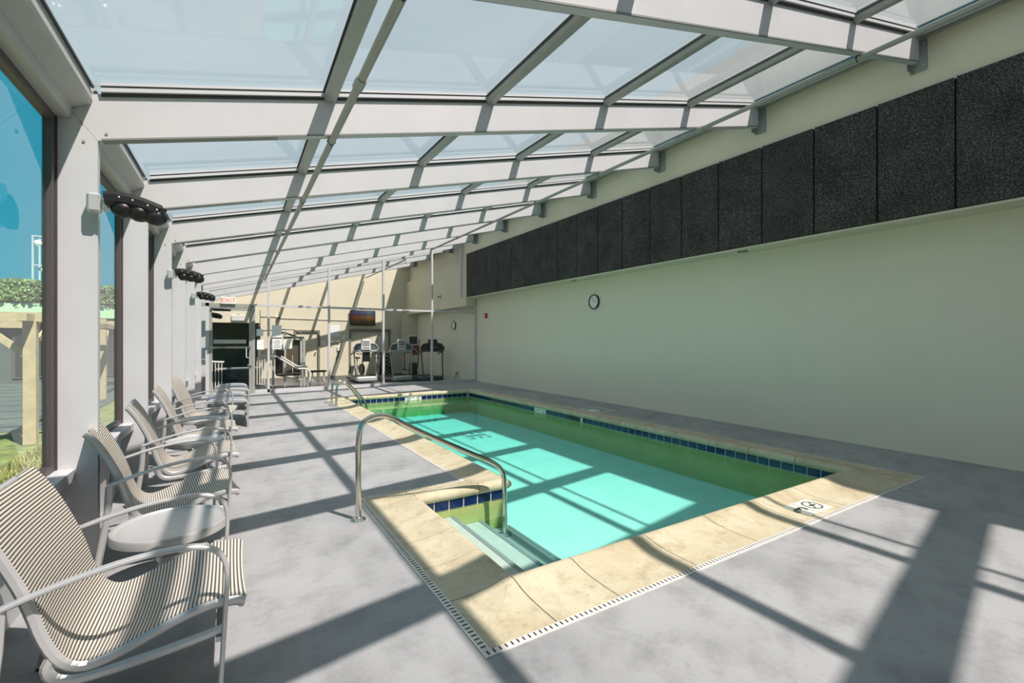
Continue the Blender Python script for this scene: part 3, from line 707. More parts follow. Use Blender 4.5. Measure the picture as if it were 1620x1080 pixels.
MB().bar((0.04, YP - 0.07, 2.36), (-0.36, YP - 0.10, 2.39), 0.03, 0.012).cbox((-0.38, YP - 0.03, 2.40), (0.06, 0.06, 0.03)).build('closer_arm', 'grey_metal', t)
def exit_sign(x, y, z, lab, mcol='exit_red', w=0.36):
    t = thing('exit_sign', lab, 'sign', (x, y, z))
    MB().rbox((0, 0, 0), (w, 0.05, 0.20), 0.01).build('sign_box', 'white_plastic', t)
    text_mesh('EXIT', 0.17, mcol, 'sign_letters', t, R3(PI / 2, 0, 0, (0, -0.026, 0.0)), 0.001)
    MB().cbox((0, 0.01, 0.115), (0.10, 0.04, 0.035)).build('sign_mount', 'grey_metal', t)
    return t
exit_sign(-0.01, YP - 0.035, 2.60, 'white exit sign with orange letters above the glazed door')
exit_sign(0.28, 18.91, 2.29, 'pale exit sign inside the gym beyond the glazed door', 'exit_dim', 0.40)

# ------------------------------------------------------------------ gym beyond the partition
GZ = -0.2
gym = MB()
gym.add([(-1.3, YP + 0.1, GZ), (7.75, YP + 0.1, GZ), (7.75, YBACK + 3.2, GZ), (-1.3, YBACK + 3.2, GZ)], [(0, 1, 2, 3)])
gym.add([(-1.3, YP + 0.1, GZ), (7.75, YP + 0.1, GZ), (7.75, YP + 0.1, 0), (-1.3, YP + 0.1, 0)], [(0, 1, 2, 3)])
gym.build('floor_gym', 'gym_floor', kind='structure', label='dark speckled rubber gym floor beyond the partition')
wb_ = setting('wall_gym_back', 'beige back wall of the gym')
bw = MB(); yb0, yb1 = YBACK, YBACK + 0.2
# wall pieces round the openings: corridor opening x -1.3..0.75 below 2.1 ; door 2.45..3.35 ; door 4.65..6.5
DT = 1.86
for x0, x1_, z0, z1 in ((-1.3, 0.72, 2.55, 6), (0.72, 2.45, GZ, 6), (2.45, 3.32, DT, 6), (3.32, 4.72, GZ, 6), (4.72, 6.45, 1.92, 6), (6.45, 7.9, GZ, 6)):
    bw.box(x0, x1_, yb0, yb1, z0, z1)
bw.build('back_wall', 'tan_wall', wb_)
MB().box(-1.3, 0.95, 18.95, 19.15, 2.12, 2.62).build('lintel', 'tan_wall', wb_)
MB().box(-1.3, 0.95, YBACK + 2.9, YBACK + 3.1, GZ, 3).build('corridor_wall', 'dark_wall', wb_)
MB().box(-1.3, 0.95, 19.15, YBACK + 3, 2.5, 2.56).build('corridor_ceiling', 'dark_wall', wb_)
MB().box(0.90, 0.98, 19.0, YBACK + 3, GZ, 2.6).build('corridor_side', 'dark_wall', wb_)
q = MB(); ring(q, (0.12, YBACK + 2.88, 1.15), 0.27, (1, 0, 0), (0, 0, 1), 0.13, 28, -0.01); q.build('corridor_logo', 'door_grey', wb_)
# doors in the back wall
d2 = setting('door_2', 'olive grey framed door at the back of the gym, beside the cable machine')
for a in ((2.37, 2.45, GZ, DT + 0.08), (3.32, 3.40, GZ, DT + 0.08), (2.45, 3.32, DT, DT + 0.08)): MB().box(a[0], a[1], yb0 - 0.04, yb1, a[2], a[3]).build('door_frame', 'door_grey', d2)
MB().box(2.45, 3.32, yb0 + 0.03, yb0 + 0.08, GZ, DT).build('door_leaf', 'tan_wall', d2)
MB().cyl((3.22, yb0 + 0.03, 0.95), (3.22, yb0 - 0.05, 0.95), 0.03, 10).build('door_knob', 'steel', d2)
d3 = setting('door_3', 'wide olive grey door frame under the television')
for a in ((4.64, 4.72, GZ, 2.02), (6.45, 6.53, GZ, 2.02), (4.72, 6.45, 1.92, 2.02)): MB().box(a[0], a[1], yb0 - 0.04, yb1, a[2], a[3]).build('door_frame', 'door_grey', d3)
MB().box(4.72, 5.58, yb0 + 0.05, yb0 + 0.10, GZ, 1.92).build('door_leaf', 'tan_wall', d3); MB().box(5.59, 6.45, yb0 + 0.05, yb0 + 0.10, GZ, 1.92).build('door_leaf', 'tan_wall', d3)
MB().box(7.0, 7.75, 21.2, 21.3, GZ, 2.74).build('wall_nib', 'tan_wall', wb_)
MB().box(0.72, 7.7, yb0 - 0.012, yb0, GZ, GZ + 0.12).build('baseboard_gym', 'door_grey', wb_)
# papers on the back wall and on the glass
def paper(x, y, z, w, h, lab, lines=5, grp=None, mcol='paper'):
    t = thing('notice_sheet', lab, 'notice', (x, y, z), 0, grp)
    MB().rbox((0, 0, 0), (w, 0.008, h), 0.002).build('sheet', mcol, t)
    q = MB()
    for k in range(lines):
        ln = w * (0.75 if k % 3 else 0.55); zz = h * 0.36 - k * h * 0.72 / max(lines - 1, 1)
        q.box(-ln / 2, ln / 2, -0.0055, -0.0045, zz - h * 0.022, zz + h * 0.022)
    if lines: q.build('print_lines', 'ink', t, kind='stuff')
    return t
paper(0.76, YP + 0.03, 1.72, 0.17, 0.20, 'upper blank white sheet on the narrow pane beside the glazed door', 0)
paper(0.77, YP + 0.03, 1.38, 0.17, 0.29, 'lower blank white sheet on the narrow pane beside the glazed door', 0)
paper(1.19, YP + 0.03, 1.76, 0.25, 0.36, 'tall white rules sheet on the partition glass, above the two lower sheets', 0)
t = paper(1.20, YP + 0.03, 1.39, 0.24, 0.30, 'printed notice on the partition glass under the tall white sheet', 6)
paper(1.48, YP + 0.03, 1.39, 0.24, 0.28, 'pale green notice on the partition glass right of the printed one', 0, None, 'tile_white')
for xx, w_2 in ((1.20, 0.24), (1.48, 0.24)): MB().box(xx - w_2 / 2, xx + w_2 / 2, YP + 0.028, YP + 0.034, 1.545, 1.60).build('notice_header', 'ink', pw)
paper(4.03, yb0 - 0.01, 1.92, 0.40, 0.50, 'large blank white sheet on the gym back wall left of the television', 0)
paper(4.42, yb0 - 0.01, 1.62, 0.16, 0.24, 'small framed notice on the gym back wall by the wide door', 1)
paper(6.12, yb0 + 0.04, 1.50, 0.26, 0.34, 'white notice on the right leaf of the wide gym door', 4)
paper(3.55, yb0 - 0.01, 1.38, 0.18, 0.22, 'small white sign with two bars on the gym back wall by the narrow door', 0)
t = thing('wall_telephone', 'white wall telephone with hanging cord on the gym back wall', 'telephone', (4.18, yb0, 1.0))
MB().rbox((0, -0.03, 0.12), (0.13, 0.05, 0.20), 0.01).build('phone_body', 'white_plastic', t); MB().tube([(0, -0.04, 0.0), (-0.08, -0.05, -0.25), (-0.10, -0.05, -0.45), (-0.06, -0.05, -0.25), (0.03, -0.04, 0.02)], 0.012, 6).build('phone_cord', 'black', t)
t = thing('pipe_valve', 'pale pipe fitting on the gym back wall above the telephone', 'valve', (4.0, yb0, 1.42))
MB().sphere((-0.12, -0.06, 0), 0.08, 10).cyl((-0.1, -0.06, 0.0), (0.22, -0.06, 0.03), 0.03, 8).build('valve_body', 'purlin_metal', t)
# television on the wall
t = thing('television', 'flat black television hung on the gym back wall above the wide door', 'television', (5.22, yb0, 2.52))
MB().rbox((0, -0.10, 0), (1.14, 0.06, 0.68), 0.01).build('tv_case', 'black', t)
m, nt, out = new_mat('tv_picture'); p = nt.nodes.new('ShaderNodeBsdfPrincipled'); nt.links.new(p.outputs[0], out.inputs[0]); p.inputs['Roughness'].default_value = 0.2
tc = nt.nodes.new('ShaderNodeTexCoord'); sx = nt.nodes.new('ShaderNodeSeparateXYZ'); nt.links.new(tc.outputs['Generated'], sx.inputs[0])
vc = ramp(nt, sx.outputs['Z'], [(0.0, (0.004, 0.004, 0.004)), (0.30, (0.03, 0.015, 0.008)), (0.58, (0.12, 0.05, 0.01)), (0.68, (0.03, 0.03, 0.05)), (0.95, (0.07, 0.08, 0.20))])
hc = ramp(nt, sx.outputs['X'], [(0.0, (0.9, 0.5, 0.5)), (0.6, (1.0, 1.0, 0.8)), (0.75, (1.6, 2.0, 0.8)), (1.0, (0.8, 0.9, 0.9))])
pc = mixrgb(nt, 1.0, vc, hc, 'MULTIPLY'); nt.links.new(pc, p.inputs['Emission Color']); p.inputs['Emission Strength'].default_value = 1.0; p.inputs['Base Color'].default_value = (0.01, 0.01, 0.01, 1); M['tv'] = m
MB().box(-0.54, 0.54, -0.132, -0.130, -0.30, 0.31).build('tv_screen', 'tv', t); MB().cbox((0, -0.04, 0), (0.3, 0.08, 0.3)).build('tv_mount', 'gasket', t)
t = thing('security_camera', 'small white dome camera on the gym bulkhead', 'camera', (XB + 0.12, 17.4, 3.27))
MB().sphere((-0.05, 0, 0), 0.075, 12).build('camera_dome', 'white_plastic', t); MB().sphere((-0.11, -0.02, 0), 0.035, 10).build('camera_lens', 'black', t)
t = thing('security_camera', 'small white camera on the gym back wall above the narrow door', 'camera', (1.75, yb0, 2.45))
MB().cbox((0, -0.05, 0), (0.08, 0.10, 0.08)).build('camera_body', 'white_plastic', t); MB().sphere((0.02, -0.12, -0.02), 0.05, 10).build('camera_lens', 'black', t)
MB().tube([(-0.9, yb0 - 0.03, 2.52), (1.6, yb0 - 0.03, 2.50), (1.9, yb0 - 0.03, 2.44), (4.7, yb0 - 0.03, 2.40)], 0.013, 6).build('wall_conduit', 'grey_metal', wb_)
t = thing('wall_clock', 'dark round clock on the gym side of the long wall', 'clock', (XW - 0.001, 16.95, 2.1))
lathe_x([(0.17, 0.0), (0.185, 0.03), (0.165, 0.05), (0.158, 0.035), (0.158, 0.0)], cap=False).build('clock_rim', 'black', t); lathe_x([(0.16, 0.02), (0.16, 0.03), (0, 0.031)]).build('clock_face', 'white_plastic', t)
t = thing('power_cord', 'white plug and dangling cord on the gym wall by the treadmills', 'cord', (XW, 16.6, 0.25))
MB().rbox((-0.02, 0, 0), (0.04, 0.10, 0.12), 0.005).build('plug_socket', 'white_plastic', t); MB().tube([(-0.05, 0, 0), (-0.08, 0.10, -0.20), (-0.08, 0.16, -0.43)], 0.012, 6).tube([(-0.05, -0.02, 0), (-0.08, -0.12, -0.2), (-0.08, -0.15, -0.43)], 0.012, 6).build('cord', 'black', t)
t = thing('thermostat', 'small white thermostat on the gym wall nib', 'thermostat', (7.25, 21.2, 1.95))
MB().rbox((0, -0.02, 0), (0.10, 0.04, 0.14), 0.008).build('thermostat_case', 'white_plastic', t); MB().cbox((0, -0.041, 0.02), (0.05, 0.003, 0.03)).build('display', 'grey_metal', t)

# ---- gym machines
def treadmill(name, lab, x, y, rz, light=True, towel=None):
    t = thing(name, lab, 'treadmill', (x, y, GZ), rz, 'treadmills in the gym')
    body = 'silver' if light else 'frame_dark'; up_ = 'grey_metal' if light else 'frame_dark'; con = 'white_plastic' if light else 'black'
    MB().rbox((0, 0.55, 0.12), (0.78, 1.7, 0.14), 0.03).build('deck', 'frame_dark', t); MB().rbox((0, 0.60, 0.195), (0.52, 1.5, 0.02), 0.006).build('belt', 'black_rubber', t)
    MB().rbox((0, -0.38, 0.16), (0.80, 0.32, 0.20), 0.05).build('motor_hood', body, t)
    for s in (-1, 1):
        MB().strap([(s * 0.40, -0.42, 0.10), (s * 0.42, -0.30, 0.7), (s * 0.44, -0.20, 1.25)], 0.055, 0.055, (1, 0, 0)).build('upright', up_, t)
        MB().strap([(s * 0.42, -0.25, 1.22), (s * 0.42, 0.15, 1.17), (s * 0.42, 0.42, 1.12)], 0.06, 0.05, (1, 0, 0)).build('handrail', 'frame_dark', t)
    MB().rbox((0, -0.22, 1.27), (0.98, 0.18, 0.09), 0.025).build('crossbar', body, t)
    # winged console
    for s in (-1, 1):
        w_3 = MB()
        P_ = [(s * 0.12, 1.32), (s * 0.45, 1.30), (s * 0.48, 1.40), (s * 0.38, 1.52), (s * 0.14, 1.58)]
        w_3.prism(P_, 1, -0.30, -0.24)
        w_3.build('console_wing', 'console_grey' if light else 'black', t)
    for s in (-1, 1): MB().tube([(s * 0.46, -0.31, 1.28), (s * 0.50, -0.31, 1.40), (s * 0.39, -0.31, 1.54), (s * 0.14, -0.31, 1.60)], 0.022, 8).build('console_rim', body, t)
    c = MB().rbox((0, -0.32, 1.52), (0.38, 0.07, 0.44), 0.03).build('console', con, t)
    MB().cbox((0, -0.362, 1.58), (0.27, 0.01, 0.2)).build('display', 'grey_metal' if light else 'screen', c)
    MB().cbox((0, -0.362, 1.40), (0.25, 0.01, 0.02)).build('button_row', 'ink' if light else 'grey_metal', c)
    if towel: MB().rbox((0.05, -0.20, 1.05), (0.30, 0.05, 0.42), 0.02).build('bottle_holder', 'black', t)
    return t
treadmill('treadmill', 'treadmill with a white winged console nearest the television', 4.66, 19.0, 0, True, True)
treadmill('treadmill', 'treadmill with a white console between the middle mullions, left of the black one', 5.95, 18.6, 0.12, True)
treadmill('treadmill', 'black treadmill against the long wall behind the rightmost mullion', 7.08, 17.9, -0.1, False)
# elliptical
t = thing('elliptical_trainer', 'black elliptical trainer with dark console behind the white treadmills', 'elliptical', (6.98, 20.1, GZ), 0.0)
MB().rbox((0, 0.1, 0.10), (0.5, 1.2, 0.12), 0.03).build('base', 'frame_dark', t); MB().rbox((0, -0.4, 0.42), (0.24, 0.5, 0.6), 0.06).build('flywheel_cover', 'black', t)
MB().strap([(0, -0.35, 0.6), (0, -0.28, 1.2), (0, -0.30, 1.55)], 0.10, 0.09, (1, 0, 0)).build('mast', 'silver', t)
c = MB().rbox((0, -0.36, 1.68), (0.46, 0.08, 0.46), 0.03).build('console', 'silver', t); MB().cbox((0.0, -0.405, 1.70), (0.36, 0.012, 0.34)).build('display', 'screen', c)
for s in (-1, 1):
    MB().tube([(s * 0.30, -0.1, 0.4), (s * 0.34, -0.2, 1.1), (s * 0.36, -0.15, 1.45), (s * 0.33, -0.25, 1.75)], 0.022, 8).build('swing_arm', 'black', t)
    MB().rbox((s * 0.17, 0.35, 0.35), (0.16, 0.42, 0.06), 0.02).build('pedal', 'black_rubber', t)
    MB().bar((s * 0.24, 0.55, 0.35), (s * 0.24, -0.4, 0.30), 0.04).build('pedal_arm', 'silver', t)
t = thing('towel', 'dark red patterned towel hung on the elliptical trainer beside the treadmill consoles', 'towel', (7.05, 19.62, GZ + 1.18))
tw = MB().rbox((0, 0, 0.08), (0.28, 0.06, 0.42), 0.02).build('cloth', 'dark_red', t)
q = MB()
for k in range(4): q.bar((-0.12 + k * 0.05, -0.033, 0.18 - k * 0.05), (0.0 + k * 0.05, -0.033, 0.10 - k * 0.05), 0.014, 0.003, (0, 1, 0))
q.build('cloth_stripes', 'grout', tw)
# exercise bike
def bike(x, y, rz, lab):
    t = thing('exercise_bike', lab, 'exercise bike', (x, y, GZ), rz, 'exercise bikes in the gym')
    MB().rbox((0, 0, 0.05), (0.5, 0.10, 0.06), 0.02).rbox((0, 1.0, 0.05), (0.5, 0.10, 0.06), 0.02).bar((0, 0, 0.08), (0, 1.0, 0.08), 0.08).build('base', 'frame_dark', t)
    q = MB().cyl((-0.05, 0.25, 0.42), (0.05, 0.25, 0.42), 0.24, 24); q.build('flywheel', 'black', t)
    MB().strap([(0, 0.75, 0.1), (0, 0.72, 0.5), (0, 0.76, 0.86)], 0.06, 0.06, (1, 0, 0)).strap([(0, 0.15, 0.1), (0, 0.18, 0.7), (0, 0.10, 1.1)], 0.06, 0.06, (1, 0, 0)).build('post', 'silver', t)
    MB().rbox((0, 0.78, 0.91), (0.24, 0.28, 0.08), 0.03).build('saddle', 'black', t)
    MB().tube([(-0.25, 0.25, 1.12), (-0.22, 0.08, 1.10), (0.22, 0.08, 1.10), (0.25, 0.25, 1.12)], 0.02, 8).build('handlebar', 'black', t)
    for s in (-1, 1): MB().bar((s * 0.08, 0.40, 0.40), (s * 0.10, 0.45, 0.24 if s > 0 else 0.55), 0.03).rbox((s * 0.15, 0.45, 0.22 if s > 0 else 0.57), (0.10, 0.08, 0.03), 0.008).build('crank', 'silver', t)
    return t
bike(5.03, 20.5, 0.15, 'black exercise bike behind the treadmill nearest the television')
bike(5.66, 20.15, 0.0, 'black exercise bike behind the second mullion from the long wall')
# dumbbell rack
t = thing('dumbbell_rack', 'tall black dumbbell rack against the gym back wall', 'rack', (6.28, 21.42, GZ))
for s in (-1, 1): MB().bar((s * 0.20, 0, 0), (s * 0.20, 0.1, 1.15), 0.06, 0.10).build('rack_post', 'black', t)
for k in range(6):
    d_ = MB().rbox((0, -0.06, 0.12 + k * 0.19), (0.34, 0.12, 0.11), 0.03).build('dumbbell', 'black_rubber', t)
    for sx_ in (-0.09, 0.09): MB().cyl((sx_, -0.13, 0.12 + k * 0.19), (sx_, -0.12, 0.12 + k * 0.19), 0.03, 10).build('dumbbell_cap', 'silver', d_)
o = MB().rbox((6.62, 19.36, GZ + 0.04), (0.40, 0.10, 0.08), 0.01).build('exercise_mat', 'blue_mat'); tag(o, 'rolled blue exercise mat on the gym floor in front of the elliptical', 'mat')
o = MB().rbox((5.5, 17.6, GZ + 0.012), (1.6, 0.9, 0.02), 0.004).build('exercise_mat', 'green_mat'); tag(o, 'dark green mat on the gym floor in front of the treadmills', 'mat')
# cable machine
t = thing('cable_machine', 'tall multi-station cable machine with smoked panels left of the narrow door', 'gym machine', (1.75, 18.2, GZ))
for x, h in ((-0.42, 1.95), (-0.05, 1.98), (0.48, 1.78), (0.58, 1.78)): MB().box(x - 0.035, x + 0.035, -0.05, 0.05, 0, h).build('upright', 'silver', t)
MB().box(-0.02, 0.20, 0.05, 0.09, 0.45, 1.72).build('shroud_panel', 'brown_tint', t); MB().box(0.22, 0.45, 0.05, 0.09, 0.45, 1.72).build('shroud_panel', 'brown_tint', t)
MB().rbox((0.24, 0.02, 1.80), (0.66, 0.28, 0.07), 0.02).build('top_cover', 'frame_dark', t)
MB().tube([(-0.95, -0.15, 1.88), (-0.75, -0.15, 2.02), (-0.3, -0.15, 2.08), (0.25, -0.15, 2.07), (0.52, -0.15, 1.93)], 0.018, 8).build('pulldown_bar', 'frame_dark', t)
MB().bar((-0.42, 0, 1.93), (0.0, 0, 1.98), 0.06).bar((0.0, 0, 1.95), (0.5, 0, 1.75), 0.06).build('top_beam', 'frame_dark', t)
MB().box(-0.35, -0.1, 0.0, 0.06, 0.5, 1.1).build('weight_stack', 'black', t)
MB().rbox((-0.22, -0.2, 1.22), (0.26, 0.10, 0.30), 0.03).build('back_pad', 'black', t); MB().rbox((0.0, -0.55, 0.52), (0.75, 0.32, 0.09), 0.03).build('seat_pad', 'black', t)
MB().tube([(-0.55, -0.4, 0.9), (-0.62, -0.5, 0.6), (-0.6, -0.5, 0.2), (-0.4, -0.4, 0.06)], 0.03, 8).tube([(-0.3, -0.6, 0.5), (0.2, -0.6, 0.35), (0.42, -0.5, 0.30)], 0.028, 8).build('lever_arm', 'silver', t)
MB().bar((-0.6, -0.6, 0.04), (0.6, -0.6, 0.04), 0.07).bar((-0.6, 0.02, 0.04), (0.6, 0.02, 0.04), 0.07).bar((0, -0.8, 0.04), (0, 0.3, 0.04), 0.07).build('floor_frame', 'frame_dark', t)
# bench by the door
t = thing('weight_bench', 'low black weight bench in front of the narrow gym door', 'bench', (3.15, 20.4, GZ))
MB().rbox((0, 0, 0.42), (0.62, 0.30, 0.08), 0.03).build('pad', 'black', t)
for s in (-1, 1): MB().bar((s * 0.22, 0, 0), (s * 0.22, 0, 0.40), 0.05).cbox((s * 0.22, 0, 0.02), (0.06, 0.45, 0.04)).build('leg', 'silver', t)
# hand railings on the two sides of the partition opening
def railing(lab, pts, bx, y, z1):
    t = thing('stair_railing', lab, 'railing', (0, 0, 0), 0, None)
    for k, P_ in enumerate(pts): MB().tube(P_, 0.033, 10).build('rail', 'drain_white', t)
    for x in bx: MB().bar((x, y, GZ), (x, y, z1), 0.028).build('baluster', 'drain_white', t)
    return t
railing('cream metal railing sloping down behind the pane left of the cable machine',
        [[(0.80, 16.6, 1.0), (1.30, 16.6, 0.98), (1.92, 16.6, 0.56), (2.22, 16.6, 0.55), (2.30, 16.6, 0.45), (2.30, 16.6, GZ)], [(1.5, 17.3, 0.95), (2.0, 17.3, 0.60), (2.28, 17.3, 0.60), (2.36, 17.3, 0.45), (2.36, 17.3, GZ)], [(0.80, 16.6, 0.1), (0.96, 16.6, 0.05)]],
        (0.76, 0.83, 0.90, 0.97), 16.6, 0.97)
railing('cream balusters seen through the left side of the glazed door', [[(-0.55, 16.3, 0.86), (-0.12, 16.3, 0.84)]], (-0.50, -0.42, -0.34, -0.26, -0.18), 16.3, 0.84)
# dark table in the corridor
t = thing('folding_table', 'dark table in the corridor beyond the glazed door', 'table', (0.3, 18.2, GZ))
MB().rbox((0, 0, 0.74), (1.3, 0.7, 0.04), 0.01).build('tabletop', 'grey_metal', t)
for s in (-1, 1): MB().bar((s * 0.45 - 0.1, 0, 0), (s * 0.45 - 0.1, 0, 0.72), 0.05).build('leg', 'black', t)
MB().bar((-0.5, 0, 0.55), (0.5, 0, 0.2), 0.03).build('brace', 'black', t)

# ------------------------------------------------------------------ stainless rails of the pool
def smooth(pts, it=2):
    pts = [Vector(p) for p in pts]
    for _ in range(it):
        q = [pts[0]]
        for a, b_ in zip(pts[:-1], pts[1:]): q += [a * 0.75 + b_ * 0.25, a * 0.25 + b_ * 0.75]
        q.append(pts[-1]); pts = q
    return pts
t = thing('stair_handrail', 'large stainless handrail arching from the deck down to the pool steps', 'handrail', (0.92, 3.94, 0))
MB().tube(smooth([(0, 0, 0), (0, 0, 0.35), (0, 0, 0.70), (0.04, 0, 0.835), (0.22, 0, 0.87), (0.42, 0, 0.74), (1.05, 0, 0.415), (1.32, 0, 0.29), (1.41, 0, 0.18), (1.42, 0, 0.02), (1.43, 0, -0.42)], 3), 0.024, 20).build('rail_tube', 'steel', t)
MB().lathe([(0.062, 0.0), (0.062, 0.006), (0.050, 0.016), (0.028, 0.030), (0.0245, 0.030)], 28).build('flange', 'steel', t)
MB().lathe([(0.060, -0.44), (0.060, -0.432), (0.045, -0.425), (0.025, -0.42)], 28, (1.43, 0, 0)).build('flange', 'step_edge', t)
t = thing('pool_ladder', 'pair of low stainless grab rails at the far end of the pool', 'ladder', (2.08, 11.0, 0))
for dy in (0.0, 0.52):
    r_ = MB().tube(smooth([(0, dy, 0), (0, dy, 0.30), (0.02, dy, 0.48), (0.18, dy, 0.54), (0.30, dy, 0.47), (0.60, dy, 0.12), (0.68, dy, 0.0), (0.69, dy, -0.5)], 3), 0.024, 14).build('rail_tube', 'steel', t)
    MB().lathe([(0.058, 0.0), (0.058, 0.008), (0.028, 0.025)], 20, (0, dy, 0)).build('flange', 'steel', t)
for z in (-0.25, -0.45): MB().rbox((0.69, 0.26, z), (0.08, 0.50, 0.03), 0.008).build('tread', 'step_edge', t)

# ------------------------------------------------------------------ sling armchairs
SEAT = [(0.055, 0.402), (0.035, 0.412), (-0.03, 0.420), (-0.09, 0.415), (-0.16, 0.398), (-0.24, 0.370), (-0.32, 0.338), (-0.40, 0.312), (-0.455, 0.310), (-0.50, 0.335), (-0.535, 0.385), (-0.565, 0.46), (-0.585, 0.54), (-0.61, 0.62), (-0.645, 0.71), (-0.69, 0.81), (-0.735, 0.885), (-0.765, 0.925)]
ARM = [(-0.66, 0.595), (-0.60, 0.615), (-0.50, 0.645), (-0.38, 0.672), (-0.26, 0.688), (-0.15, 0.690), (-0.08, 0.678), (-0.035, 0.648), (-0.010, 0.600), (-0.005, 0.53), (-0.012, 0.40), (-0.022, 0.22), (-0.035, 0.0)]
def make_chair():
    t = thing('sling_armchair', '', 'chair', (0, 0, 0)); hw = 0.315
    S3 = smooth([(x, 0, z) for x, z in SEAT], 1)
    for s in (-1, 1):
        MB().strap([(v.x, s * hw, v.z) for v in S3], 0.026, 0.040).build('side_rail', 'chair_metal', t)
        A3 = smooth([(x, 0, z) for x, z in ARM], 1)
        MB().strap([(v.x, s * (hw + 0.042), v.z) for v in A3], 0.034, 0.018).build('armrest', 'chair_metal', t)
        MB().strap(smooth([(-0.655, s * (hw + 0.04), 0.59), (-0.665, s * (hw + 0.04), 0.40), (-0.70, s * (hw + 0.04), 0.15), (-0.73, s * (hw + 0.04), 0.0)], 1), 0.030, 0.036).build('rear_leg', 'chair_metal', t)
        MB().strap(smooth([(-0.535, s * (hw - 0.005), 0.375), (-0.555, s * (hw - 0.005), 0.325), (-0.515, s * (hw + 0.0), 0.278), (-0.42, s * (hw + 0.005), 0.272), (-0.20, s * (hw + 0.012), 0.292), (-0.015, s * (hw + 0.015), 0.318)], 2), 0.028, 0.040).build('spring_bar', 'chair_metal', t)
    # sling with UV along its length
    pts = [Vector((v.x, 0, v.z)) for v in smooth([(x, 0, z) for x, z in SEAT], 2)]; d_ = [0]
    for a, b_ in zip(pts[:-1], pts[1:]): d_.append(d_[-1] + (b_ - a).length)
    vs = []; fs = []; nY = 7; n = len(pts)
    for lay in (0.0225, 0.0145):
        for i, p_ in enumerate(pts):
            dd_ = (pts[min(i + 1, n - 1)] - pts[max(i - 1, 0)]).normalized(); nn = Vector((0, 1, 0)).cross(dd_)
            for j in range(nY):
                u = j / (nY - 1) * 2 - 1; sag = -0.018 * (1 - u * u)
                q = p_ + nn * (-(sag)) * (-1) + nn * lay; vs.append((q.x, u * (hw + 0.002), q.z))
    for lay in (0, 1):
        o_ = lay * n * nY
        for i in range(n - 1):
            for j in range(nY - 1):
                f = (o_ + i * nY + j, o_ + i * nY + j + 1, o_ + (i + 1) * nY + j + 1, o_ + (i + 1) * nY + j); fs.append(f if lay else tuple(reversed(f)))
    o_ = n * nY
    for i in range(n - 1):
        for j in (0, nY - 1): fs.append((i * nY + j, (i + 1) * nY + j, o_ + (i + 1) * nY + j, o_ + i * nY + j))
    for i in (0, n - 1):
        for j in range(nY - 1): fs.append((i * nY + j, i * nY + j + 1, o_ + i * nY + j + 1, o_ + i * nY + j))
    mb = MB().add(vs, fs, True); so_ = mb.build('sling', 'sling', t)
    uvl = so_.data.uv_layers.new(name='UVMap')
    for lp in so_.data.loops: uvl.data[lp.index].uv = (d_[(lp.vertex_index % (n * nY)) // nY], lp.vertex_index % nY / 6)
    MB().cyl((0.045, -hw, 0.392), (0.045, hw, 0.392), 0.014, 10).build('front_bar', 'chair_metal', t)
    MB().cyl((-0.762, -hw, 0.918), (-0.762, hw, 0.918), 0.013, 10).build('top_bar', 'chair_metal', t)
    MB().bar((-0.40, -hw, 0.275), (-0.40, hw, 0.275), 0.03, 0.02).bar((-0.03, -hw - 0.04, 0.29), (-0.03, hw + 0.04, 0.29), 0.03, 0.02).build('stretcher', 'chair_metal', t)
    for s in (-1, 1):
        for x in (-0.035, -0.73): MB().rbox((x, s * (hw + 0.041), 0.006), (0.03, 0.036, 0.012), 0.003).build('foot_cap', 'black_rubber', t)
    return t
GC = 'sling armchairs along the window wall'
ch = make_chair(); ch.location = (0.0, 2.56, 0)
ch['label'] = 'striped sling armchair closest to the camera at the window wall'; ch['group'] = GC
for (x, y, rz, lab) in ((-0.03, 4.18, 0.13, 'striped sling armchair just behind the first round table'),
                        (0.0, 5.42, 0.08, 'sling armchair just in front of the second round table'),
                        (0.02, 6.90, 0.05, 'sling armchair between the second and third round tables'),
                        (0.02, 8.52, -0.12, 'farthest sling armchair, in front of the sling benches')):
    dup(ch, (x, y, 0), rz, lab, GC)

# round side tables
t = thing('round_side_table', 'silver round side table between the two nearest armchairs', 'table', (-0.29, 3.41, 0), 0, 'round side tables')
MB().lathe([(0.0, 0.380), (0.272, 0.380), (0.276, 0.368), (0.290, 0.366), (0.292, 0.405), (0.287, 0.414), (0.276, 0.415), (0.268, 0.404), (0.255, 0.400), (0.0, 0.403)], 56).build('tabletop', 'chair_metal', t)
for k in range(4):
    a = PI / 4 + k * PI / 2; c, s = math.cos(a), math.sin(a)
    P_ = smooth([(c * 0.20, s * 0.20, 0.375), (c * 0.10, s * 0.10, 0.33), (c * 0.055, s * 0.055, 0.24), (c * 0.09, s * 0.09, 0.12), (c * 0.22, s * 0.22, 0.0)], 2)
    MB().strap([tuple(p_) for p_ in P_], 0.034, 0.014, (-s, c, 0)).build('leg', 'chair_metal', t)
MB().lathe([(0.07, 0.20), (0.075, 0.205), (0.075, 0.235), (0.06, 0.24)], 24).build('leg_ring', 'chair_metal', t)
dup(t, (-0.30, 6.13, 0), 0.3, 'silver round side table in the middle of the row of armchairs')
dup(t, (-0.30, 7.72, 0), 0.1, 'silver round side table before the farthest armchair')

